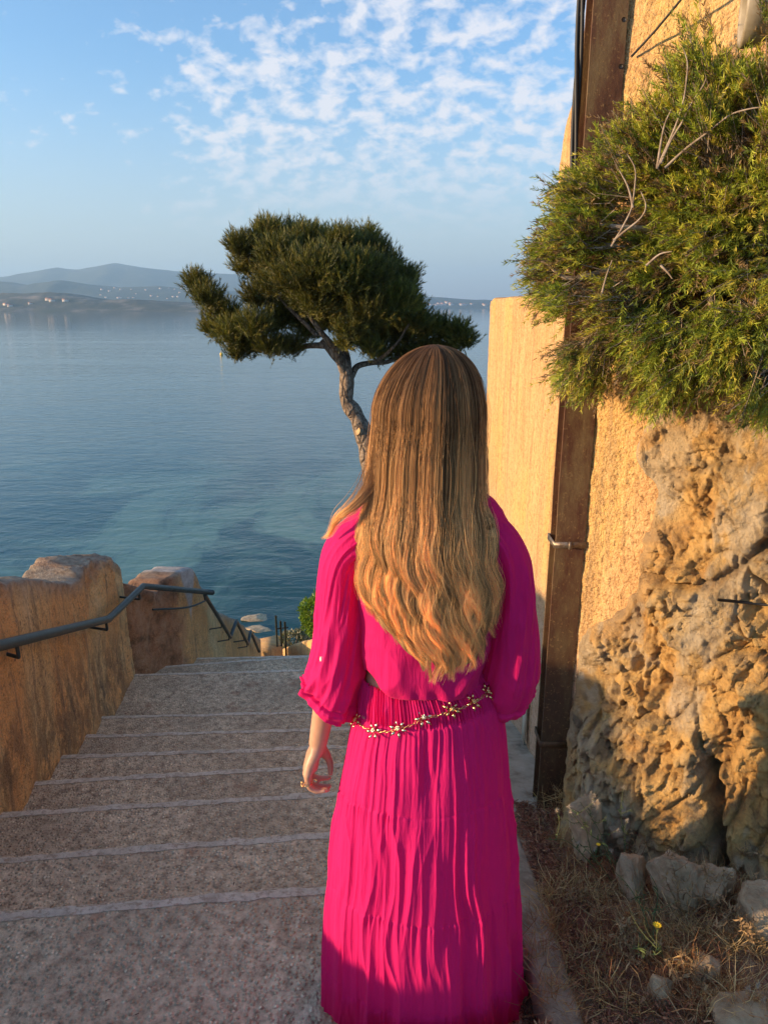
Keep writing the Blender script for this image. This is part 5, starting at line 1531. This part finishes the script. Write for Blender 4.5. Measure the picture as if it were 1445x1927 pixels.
# hem: lower at the back, lifted at her left side
hem = sstep(1.06, 0.945, Z1)
Zd = Z1 + hem * (-0.004 + 0.048 * np.exp(-((np.angle(np.exp(1j * (TH1 - math.pi * 1.17)))) / 0.40) ** 2) - 0.010 * np.clip(-S1, 0, 1) + 0.004 * vnoise(np.stack([X1 * 12, Y1 * 12, Z1 * 0], -1), 264))
Q = np.stack([X1, Y1, Zd], -1)
lip = Q[:, :1].copy(); lip[..., 0] = c_[0] + (lip[..., 0] - c_[0]) * 0.965; lip[..., 1] = WY + (lip[..., 1] - WY) * 0.955; lip[..., 2] += 0.003
lip2 = lip.copy(); lip2[..., 2] += 0.03
Q = np.concatenate([lip2, lip, Q], 1)
SV, SF = [Q.reshape(-1, 3)], [grid_faces(n1, n2 + 2, close_u=True)[:, ::-1]]
off_ = len(SV[0])
def sleeve(pts, rad, seed, tiltx):
    """pts: centre line, rad: (rx, ry) per point"""
    na, nl = 200, 210
    path = spline(pts, nl)
    rr_ = spline(np.array([(a_, b_, 0) for a_, b_ in rad]), nl)[:, :2]
    t = np.linspace(0, 1, nl)
    an = np.linspace(0, 2 * math.pi, na + 1)[:-1]
    A, T = np.meshgrid(an, t, indexing='ij')
    tan = np.gradient(path, axis=0); tan /= np.linalg.norm(tan, axis=1)[:, None]
    ex = np.array([1.0, 0, 0]) - tan * tan[:, :1]; ex /= np.linalg.norm(ex, axis=1)[:, None]
    ey = np.cross(tan, ex)
    sv = np.stack([np.cos(A - T * 1.6) * 1.5, np.sin(A - T * 1.6) * 1.5, T * 2.2 + seed], -1)
    fo = 0.0075 * (1 - 2 * np.abs(vnoise(sv * np.array([1.0, 1.0, 1.5]), seed)) ** 1.15) + 0.0036 * (1 - 2 * np.abs(vnoise(sv * np.array([2.2, 2.2, 2.2]), seed + 1)) ** 1.1)
    fo += 0.0022 * (1 - 2 * np.abs(vnoise(np.stack([np.cos(A - T) * 4.5, np.sin(A - T) * 4.5, T * 2.4], -1), seed + 5)))
    fo += 0.0009 * vnoise(np.stack([np.cos(A) * 9, np.sin(A) * 9, T * 5], -1), seed + 2)
    bunch = sstep(0.62, 0.9, T)
    fo = fo * (0.55 + 0.55 * T) + bunch * 0.0040 * (1 - 2 * np.abs(vnoise(np.stack([np.cos(A) * 1.4, np.sin(A) * 1.4, T * 16], -1), seed + 3)))
    cuffm = sstep(0.865, 0.885, T)
    fo += cuffm * 0.0065 - 0.0035 * np.exp(-((T - 0.868) / 0.010) ** 2)
    fo = fo * sstep(-0.02, 0.12, T)
    RX = rr_[:, 0][None] + fo; RY = rr_[:, 1][None] + fo
    close = np.sqrt(np.clip(1 - ((T - 0.965) / 0.035) ** 2, 0.15, 1)); close = np.where(T < 0.965, 1, close)
    V = path[None] + (np.cos(A) * RX * close)[..., None] * ex[None] + (np.sin(A) * RY * close)[..., None] * ey[None]
    V[..., 2] += -tiltx * (V[..., 0] - path[None, :, 0]) * sstep(0.75, 1.0, T)
    inn = [V[:, -1:] * 1.0]
    for s_, dz in ((0.80, 0.012), (0.78, 0.035)):
        q_ = V[:, -1:].copy(); c0_ = q_.mean(0, keepdims=True); q_ = c0_ + (q_ - c0_) * s_; q_[..., 2] += dz; inn.append(q_)
    V = np.concatenate([V] + inn[1:], 1)
    return V.reshape(-1, 3), grid_faces(na, nl + 2, close_u=True)
sh_l = ony(668, 985, 1.45); 
LS = [(-0.006, 1.455, 1.305), (-0.052, 1.453, 1.278), (-0.083, 1.452, 1.235), (-0.092, 1.452, 1.170), (-0.097, 1.455, 1.090), (-0.102, 1.455, 1.010), (-0.112, 1.458, 0.940), (-0.124, 1.460, 0.890), (-0.128, 1.462, 0.858)]
LR = [(0.036, 0.055), (0.041, 0.060), (0.043, 0.060), (0.045, 0.060), (0.049, 0.062), (0.052, 0.062), (0.058, 0.064), (0.056, 0.062), (0.050, 0.056)]
v_, f_2 = sleeve(LS, LR, 270, 0.55); SV.append(v_); SF.append(f_2 + off_); off_ += len(v_)
RS = [(0.185, 1.455, 1.305), (0.232, 1.452, 1.278), (0.262, 1.448, 1.228), (0.276, 1.446, 1.165), (0.284, 1.446, 1.090), (0.289, 1.448, 1.010), (0.289, 1.458, 0.940), (0.284, 1.478, 0.892), (0.280, 1.492, 0.868)]
RR = [(0.036, 0.055), (0.040, 0.060), (0.043, 0.060), (0.044, 0.060), (0.046, 0.060), (0.053, 0.062), (0.057, 0.064), (0.055, 0.062), (0.048, 0.054)]
v_, f_2 = sleeve(RS, RR, 290, -0.30); SV.append(v_); SF.append(f_2 + off_); off_ += len(v_)
shirt = mesh('shirt', np.concatenate(SV), np.concatenate(SF), 'pink_gauze', person)
shirt['label'] = 'cropped hot pink gauze shirt with sleeves rolled at the elbow'
def shoot(obj, px, py):
    r = Vector(ray(px, py)).normalized()
    ok, loc, nrm, idx = obj.ray_cast(Vector((0, 0, CAM_H)), r)
    if not ok: return None, None
    if nrm.dot(r) > 0: nrm = -nrm
    return loc, nrm
# sleeve tab with its shell button
loc, nrm = shoot(shirt, 606, 1240)
if loc is None: loc, nrm = Vector((-0.14, 1.42, 0.98)), Vector((-0.5, -0.8, 0))
fr_ = nrm.to_track_quat('Z', 'Y').to_matrix()
mb = MB(); mb.tube([tuple(loc - nrm * 0.001), tuple(loc + nrm * 0.0035)], 0.0055, 14); mb.build('button', 'button_shell', shirt)

# ------------------------------------------------------------------ body
bd = MB()
def loft(rings, n=36):
    a_ = np.arange(n) * 2 * math.pi / n
    V = np.array([[(c[0] + c[2] * math.cos(t), c[1] + c[3] * math.sin(t), c[4]) for t in a_] for c in rings])
    v = V.reshape(-1, 3); m = len(rings)
    v = np.concatenate([v, V[0].mean(0)[None], V[-1].mean(0)[None]])
    q = grid_faces(m, n, close_v=True)
    t_ = [(m * n, (j + 1) % n, j) for j in range(n)] + [(m * n + 1, (m - 1) * n + j, (m - 1) * n + (j + 1) % n) for j in range(n)]
    bd.add(v, q, t_)
loft([(0.09, WY, 0.10, 0.07, 0.78), (0.09, WY, 0.155, 0.098, 0.84), (0.088, WY, 0.140, 0.092, 0.90), (0.088, WY, 0.126, 0.0835, 0.95), (0.089, WY, 0.126, 0.086, 1.02), (0.09, WY, 0.136, 0.09, 1.12), (0.09, WY, 0.140, 0.084, 1.22), (0.09, WY, 0.128, 0.072, 1.29), (0.09, WY, 0.085, 0.056, 1.345), (0.09, WY + 0.005, 0.056, 0.054, 1.385), (0.09, WY + 0.012, 0.050, 0.052, 1.46), (0.09, WY + 0.02, 0.045, 0.05, 1.50)])
HC = np.array([0.092, 1.482, 1.565])
bd.ball(HC, (0.072, 0.090, 0.102), 28, 20)
bd.ball(HC + (0, 0.035, -0.055), (0.052, 0.055, 0.058), 24, 16)
bd.ball(HC + (0, 0.092, -0.018), (0.010, 0.016, 0.022), 14, 10); bd.ball(HC + (0, 0.098, -0.032), (0.014, 0.012, 0.009), 14, 10)
bd.ball(HC + (0, 0.084, -0.060), (0.022, 0.010, 0.009), 14, 10); bd.ball(HC + (0, 0.075, -0.092), (0.022, 0.018, 0.016), 14, 10)
for s_ in (-1, 1):
    bd.ball(HC + (s_ * 0.073, 0.0, -0.015), (0.010, 0.018, 0.030), 14, 10)
    bd.ball(HC + (s_ * 0.032, 0.078, 0.018), (0.022, 0.012, 0.008), 14, 10)
    hip = np.array([0.09 + s_ * 0.072, WY, 0.86]); kn = np.array([0.09 + s_ * 0.066, WY + 0.02, 0.47]); an_ = np.array([0.09 + s_ * 0.06, WY - 0.01, 0.085])
    if s_ > 0: kn += (0, 0.02, 0); an_ += (0, 0.06, 0)
    bd.tube(spline([hip, hip * 0.5 + kn * 0.5, kn, kn * 0.6 + an_ * 0.4 + np.array([0, -0.012, 0]), an_], 18), np.interp(np.linspace(0, 1, 18), [0, 0.25, 0.5, 0.68, 1], [0.082, 0.072, 0.052, 0.052, 0.034]), 18)
    bd.ball(an_ + (0, 0.045, -0.052), (0.036, 0.100, 0.028), 18, 12)
def arm(sh, el, wr, r):
    bd.tube(spline([sh, (np.array(sh) + el) / 2, el, (np.array(el) * 0.62 + np.array(wr) * 0.38), wr], 26), np.interp(np.linspace(0, 1, 26), [0, 0.25, 0.5, 0.62, 0.8, 1.0], r), 20)
arm((-0.035, 1.458, 1.270), (-0.106, 1.452, 1.030), (-0.157, 1.462, 0.752), [0.032, 0.033, 0.034, 0.036, 0.029, 0.0215])
arm((0.218, 1.458, 1.270), (0.290, 1.446, 1.030), (0.278, 1.565, 0.805), [0.032, 0.033, 0.034, 0.036, 0.029, 0.0215])
def finger(pts, r):
    bd.tube(spline(pts, 14), np.linspace(r, r * 0.72, 14), 12); bd.ball(pts[-1], r * 0.74, 12, 8); bd.ball(pts[0], r * 1.12, 12, 8)
    for p_ in pts[1:-1]: bd.ball(p_, r * 0.98, 12, 8)
# her left hand: back of the hand to the left, fingers curled in towards the skirt
W0 = np.array((-0.157, 1.462, 0.752))
bd.ball(W0 + (0.001, 0, -0.004), (0.019, 0.025, 0.022), 16, 12)
for k, (y_, l_, dz, dx) in enumerate(((1.428, 0.80, 0.006, 0.004), (1.449, 0.95, 0.0, 0.0), (1.470, 1.03, -0.002, -0.002), (1.491, 0.94, 0.002, 0.0))):
    knk = np.array((-0.184 + dx, y_, 0.682 + dz))
    base_ = W0 + np.array((-0.002, (y_ - 1.46) * 0.45, -0.010))
    bd.tube(spline([base_, base_ * 0.5 + knk * 0.5 + np.array((-0.003, 0, 0)), knk], 8), [0.0155, 0.0150, 0.0145, 0.0138, 0.0130, 0.0122, 0.0112, 0.0102], 14)
    finger([knk, knk + np.array((0.006, 0.001, -0.036)) * l_, knk + np.array((0.026, 0.001, -0.049)) * l_, knk + np.array((0.052, 0.0, -0.047)) * l_], 0.0088 if k else 0.0076)
bd.tube(spline([W0 + (0.006, 0.010, -0.012), (-0.147, 1.482, 0.722), (-0.138, 1.490, 0.702)], 10), np.linspace(0.015, 0.0115, 10), 14)
finger([np.array((-0.138, 1.490, 0.702)), np.array((-0.131, 1.488, 0.684)), np.array((-0.130, 1.482, 0.660))], 0.0098)
# palm pads
bd.ball((-0.166, 1.460, 0.712), (0.012, 0.030, 0.030), 16, 12)
# her right hand, held in front of the hip
W1 = np.array((0.278, 1.565, 0.805)); hd1 = np.array((-0.10, 0.62, -0.78)); hd1 /= np.linalg.norm(hd1); sd1 = np.array((0.0, 0.78, 0.62)); ud1 = np.cross(hd1, sd1)
for k in range(4):
    o_ = (k - 1.5) * 0.0195
    base_ = W1 + sd1 * o_ * 0.5 + hd1 * 0.012; knk = W1 + hd1 * (0.078 - 0.004 * abs(k - 1.2)) + sd1 * o_
    bd.tube(spline([base_, (base_ + knk) / 2, knk], 8), np.linspace(0.0150, 0.0102, 8), 14)
    l_ = (0.80, 0.96, 1.03, 0.94)[k]
    finger([knk, knk + (hd1 * 0.032 - ud1 * 0.012) * l_, knk + (hd1 * 0.050 - ud1 * 0.030) * l_, knk + (hd1 * 0.056 - ud1 * 0.052) * l_], 0.0086)
finger([W1 + hd1 * 0.03 + sd1 * 0.022, W1 + hd1 * 0.06 + sd1 * 0.040 - ud1 * 0.012, W1 + hd1 * 0.085 + sd1 * 0.040 - ud1 * 0.024], 0.0098)
raw = bd.build('body_raw', None)
rm = raw.modifiers.new('remesh', 'REMESH'); rm.mode = 'VOXEL'; rm.voxel_size = 0.0042; rm.use_smooth_shade = True
smo = raw.modifiers.new('smooth', 'SMOOTH'); smo.factor = 0.5; smo.iterations = 3
dg = bpy.context.evaluated_depsgraph_get()
bme = bpy.data.meshes.new_from_object(raw.evaluated_get(dg))
bme.name = 'body'
body = bpy.data.objects.new('body', bme); COL.objects.link(body); bpy.data.objects.remove(raw)
bme.materials.clear(); bme.materials.append(MATS['skin'])
adopt(body, person)
for s_ in (-1, 1):
    mb = MB(); mb.ball(HC + (s_ * 0.032, 0.080, 0.005), 0.0115, 14, 10); mb.build('eye', 'eye_white', body)
# nail on the nearest finger

# ------------------------------------------------------------------ jewellery
def petal_flower(loc, nrm, r, spin, mat, parent, name='flower'):
    fr_ = np.array(nrm.to_track_quat('Z', 'Y').to_matrix())
    mb = MB()
    for k in range(6):
        a_ = spin + k * math.pi / 3
        d = np.array((math.cos(a_), math.sin(a_), 0)); s_ = np.array((-math.sin(a_), math.cos(a_), 0)); n_ = np.array((0, 0, 1.0))
        L0, L1, w_ = r * 0.22, r, r * 0.20
        pts = [d * L0 + n_ * 0.001, d * (L0 * 0.6 + L1 * 0.4) + s_ * w_ + n_ * 0.0022, d * L1 + n_ * 0.0038, d * (L0 * 0.6 + L1 * 0.4) - s_ * w_ + n_ * 0.0022, d * (L0 * 0.6 + L1 * 0.4) + n_ * 0.0052, d * (L0 * 0.6 + L1 * 0.4) - n_ * 0.0006]
        v = np.array(pts) @ fr_.T + np.array(loc)
        mb.add(v, None, [(0, 1, 4), (1, 2, 4), (2, 3, 4), (3, 0, 4), (1, 0, 5), (2, 1, 5), (3, 2, 5), (0, 3, 5)])
        c_ = (d * L0 * 0.75 + n_ * 0.0045) @ fr_.T + np.array(loc)
        mb.ball(c_, r * 0.10, 7, 5)
    mb.ball(np.array(loc) + fr_ @ np.array((0, 0, 0.005)), r * 0.13, 8, 6)
    return mb.build(name, mat, parent, False)
BELT = [(673, 1357, 0), (706, 1376, 1), (750, 1372, 1), (797, 1351, 1), (848, 1336, 0), (887, 1322, 0), (913, 1303, 0)]
anchors = []
for px, py, _ in BELT:
    l_, n_ = shoot(skirt, px, py)
    if l_ is None: l_, n_ = shoot(skirt, px + (8 if px < 800 else -8), py)
    cdir = Vector((l_.x - 0.09, (l_.y - WY) * 1.2, 0.12)).normalized()
    anchors.append((l_ + cdir * 0.0045, cdir))
links = MB()
def chain(a_, b_, sag):
    n = max(3, int((b_ - a_).length / 0.0075))
    for k in range(n):
        t0, t1 = k / n, (k + 0.92) / n
        mid_ = lambda t: np.array(a_.lerp(b_, t)) + np.array((0, -0.004 * math.sin(math.pi * t), -sag * math.sin(math.pi * t)))
        p0, p1 = mid_(t0), mid_(t1)
        c_ = (p0 + p1) / 2; d = p1 - p0; L = np.linalg.norm(d); d /= L
        s_ = np.cross(d, (0, -1, 0.3) if k % 2 else (0, 0.3, 1)); s_ /= np.linalg.norm(s_)
        aa = np.linspace(0, 2 * math.pi, 11)
        links.tube([c_ + d * math.cos(x) * L * 0.55 + s_ * math.sin(x) * 0.0024 for x in aa], 0.0007, 5, False)
for (a_, _), (b_, _2) in zip(anchors[:-1], anchors[1:]): chain(a_, b_, 0.003)
belt = links.build('chain_belt', 'gold', person); belt['label'] = 'gold chain belt of six-petalled flowers slung round the hips'
for k, ((l_, n_), (_, _, pal)) in enumerate(zip(anchors, BELT)):
    petal_flower(l_, n_, 0.0235, 0.25 + 0.3 * math.sin(k * 2.1), 'pale_gold' if pal else 'gold', belt)
# ring on her left hand, bracelets on her right wrist
mb = MB(); aa = np.linspace(0, 2 * math.pi, 19)
rc = np.array((-0.179, 1.428, 0.670)); mb.tube([rc + np.array((math.cos(x) * 0.0100, math.sin(x) * 0.0098, 0.002 * math.cos(x))) for x in aa], 0.0012, 6, False)
ring = mb.build('ring', 'gold', person)
petal_flower(Vector((-0.190, 1.424, 0.672)), Vector((-0.9, -0.35, 0.1)).normalized(), 0.0085, 0.3, 'gold', ring)
for k, dz in enumerate((0.010, 0.040)):
    c_ = W1 + (np.array((0.290, 1.446, 1.03)) - W1) * (dz / 0.25)
    mb = MB(); mb.tube([c_ + 0.030 * (np.array((1, 0, 0)) * math.cos(x) + np.array((0, 0.75, 0.5)) * math.sin(x)) for x in aa], 0.0013, 6, False)
    mb.build('bracelet', 'gold', person)

# ------------------------------------------------------------------ hair
HT = np.array([(0.90, 0.105, 0.035, 1.345, 0.035), (0.95, 0.105, 0.060, 1.350, 0.045), (1.00, 0.115, 0.088, 1.357, 0.052), (1.045, 0.125, 0.110, 1.365, 0.058), (1.11, 0.106, 0.142, 1.375, 0.066), (1.17, 0.098, 0.154, 1.385, 0.072), (1.234, 0.092, 0.158, 1.400, 0.080), (1.30, 0.089, 0.152, 1.420, 0.092), (1.353, 0.088, 0.143, 1.438, 0.102), (1.41, 0.090, 0.130, 1.452, 0.110), (1.468, 0.091, 0.122, 1.462, 0.115), (1.53, 0.094, 0.118, 1.467, 0.118)])
HTOP, HEQ = 1.676, 1.53
def hair_pos(a_, z, layer):
    zc = np.clip(z, 0.90, HEQ)
    xc, w_, yc, d_ = (np.interp(zc, HT[:, 0], HT[:, k]) for k in (1, 2, 3, 4))
    s_ = np.sqrt(np.clip(1 - (np.maximum(z - HEQ, 0) / (HTOP - HEQ)) ** 2, 0, 1))
    x = xc + w_ * (0.885 + 0.065 * sstep(1.36, 1.48, z)) * s_ * layer * np.sin(a_) + 0.010 * sstep(1.55, 1.68, z)
    y = yc - d_ * s_ * layer * np.cos(a_)
    return x, y
# solid underlayer
na, nzh = 90, 90
A, Zt = np.meshgrid(np.radians(np.linspace(-128, 128, na)), np.linspace(0, 1, nzh), indexing='ij')
zend = 1.13 - 0.09 * np.cos(A) + 0.03 * vnoise(np.stack([A * 6, A * 0, A * 0], -1), 300)
phi = Zt
Zh = np.where(Zt < 0.4, HEQ + (HTOP - 0.010 - HEQ) * np.cos(Zt / 0.4 * math.pi / 2), HEQ + (zend - HEQ) * (Zt - 0.4) / 0.6)
xh, yh = hair_pos(A, Zh, 0.93)
yh = np.where(Zh < 1.345, np.minimum(yh, shirt_back(xh, Zh) - 0.004), yh)
hair = mesh('hair', np.stack([xh, yh, Zh], -1).reshape(-1, 3), grid_faces(na, nzh), 'hair_under', person)
hair['label'] = 'long wavy hair, brown at the crown and golden at the tips'
rh = np.random.default_rng(42)
NL, NSTR, NP = 150, 36000, 34
la = np.sort(np.radians(np.linspace(-118, 118, NL) + rh.normal(0, 1.6, NL)))
lph = 3.4 * vnoise(np.stack([la * 1.6, la * 0, la * 0], -1), 310) + rh.normal(0, 0.6, NL)
lamp = rh.uniform(0.7, 1.3, NL); lwl = rh.uniform(0.115, 0.165, NL); llay = rh.uniform(0.95, 1.035, NL); lcol = rh.uniform(0, 1, NL)
ltip = 1.052 + 0.075 * np.abs(np.sin(la)) ** 2.2 + np.where(np.sin(la) < -0.35, 0.05 * (-np.sin(la) - 0.35) / 0.65, 0) + np.clip(rh.normal(0, 0.030, NL), -0.035, 0.06)
li = rh.integers(0, NL, NSTR)
NW_ = 2600
wl_ = rh.integers(0, NL, NW_); wda = rh.normal(0, math.radians(2.0), NW_); wlay = -np.abs(rh.normal(0, 0.050, NW_)); wcol = rh.normal(0, 0.30, NW_)
wi = rh.integers(0, NW_, NSTR); li = wl_[wi]
da = wda[wi] + rh.normal(0, math.radians(0.28), NSTR)
lay = llay[li] + wlay[wi] - np.abs(rh.normal(0, 0.006, NSTR)) + np.where(rh.uniform(size=NSTR) < 0.03, rh.uniform(0.0, 0.09, NSTR), 0)
ztip = ltip[li] + np.abs(rh.normal(0, 0.045, NSTR)) - 0.012
short = rh.uniform(size=NSTR) < 0.12
ztip = np.where(short, ztip + rh.uniform(0.02, 0.22, NSTR), ztip)
z0s = HEQ + (HTOP - HEQ) * np.cos(rh.uniform(0.02, 0.55, NSTR))
t = np.linspace(0, 1, NP)
Tt = np.broadcast_to(t, (NSTR, NP))
ph0 = np.arccos(np.clip((z0s - HEQ) / (HTOP - HEQ), -1, 1))
f0 = 0.26
Phi = ph0[:, None] + (math.pi / 2 - ph0[:, None]) * np.clip(Tt / f0, 0, 1)
Zs = np.where(Tt < f0, HEQ + (HTOP - HEQ) * np.cos(Phi), HEQ + (ztip[:, None] - HEQ) * (Tt - f0) / (1 - f0))
conv = 1.0 - 0.42 * sstep(1.38, 1.05, Zs)
Aa = la[li][:, None] + da[:, None] * conv + rh.normal(0, 0.006, (NSTR, 1))
xs, ysx = hair_pos(Aa, Zs, lay[:, None])
amp = 0.0130 * sstep(1.42, 1.16, Zs) * lamp[li][:, None]
phs = (1.40 - Zs) / lwl[li][:, None] * 2 * math.pi + lph[li][:, None] + rh.normal(0, 0.18, (NSTR, 1))
xs = xs + amp * np.sin(phs) * 0.85
ysx = ysx - amp * (0.5 + 0.5 * np.cos(phs + 0.8)) * 0.7 - 0.004 * (1 - conv)
# fine irregularity and flyaways
fly = np.where(rh.uniform(size=NSTR) < 0.08, rh.uniform(2.0, 11.0, NSTR), 1.0)[:, None]
wv = np.stack([np.broadcast_to(np.arange(NSTR)[:, None] * 1.37, Zs.shape), Zs * 7, Zs * 0], -1)
xs = xs + 0.0016 * fly * vnoise(wv, 320) * sstep(0.02, 0.3, Tt); ysx = ysx + 0.0016 * fly * vnoise(wv + 50, 321) * sstep(0.02, 0.3, Tt)
ysx = np.where(Zs < 1.345, np.minimum(ysx, shirt_back(xs, Zs) - 0.006 - 0.010 * (lay[:, None] - 0.9)), ysx)
# the wisp blown over her left shoulder
HP = np.stack([xs, ysx, Zs], -1)
nw = 260
wisp_pts = [ony(712, 880, 1.42), ony(690, 925, 1.40), ony(662, 955, 1.385), ony(636, 975, 1.39), ony(620, 1005, 1.40), ony(604, 1014, 1.40)]
wp = spline([tuple(p) for p in wisp_pts], NP)
spread = np.linspace(1, 0.15, NP)[None, :, None]
wl = rh.uniform(0.55, 1.0, nw)
idx = (np.linspace(0, 1, NP)[None] * wl[:, None] * (NP - 1))
i0 = np.clip(idx.astype(int), 0, NP - 2); fr2 = (idx - i0)[..., None]
WP = wp[i0] * (1 - fr2) + wp[i0 + 1] * fr2 + rh.normal(0, 1, (nw, 1, 3)) * np.array([0.012, 0.008, 0.012]) * spread
HP = np.concatenate([HP, WP]); NA = len(HP)
hc = bpy.data.hair_curves.new('hair_strands')
hc.add_curves([NP] * NA)
hc.position_data.foreach_set('vector', HP.astype(np.float32).ravel())
ra = hc.attributes.get('radius') or hc.attributes.new('radius', 'FLOAT', 'POINT')
rad_h = np.broadcast_to(np.interp(t, [0, 0.6, 1], [0.00026, 0.00024, 0.00007]), (NA, NP)).astype(np.float32)
ra.data.foreach_set('value', rad_h.ravel().copy())
lka = hc.attributes.new('lock', 'FLOAT', 'CURVE')
lka.data.foreach_set('value', np.concatenate([np.clip(lcol[li] + wcol[wi], 0, 1), rh.uniform(0.4, 1, nw)]).astype(np.float32))
hc.materials.append(MATS['hair_strand'])
hs_o = bpy.data.objects.new('hair_strands', hc); COL.objects.link(hs_o)
adopt(hs_o, hair)
hs_o['kind'] = 'stuff'
tag(person, 'woman in a hot pink shirt and long skirt seen from behind, hair loose', 'person')
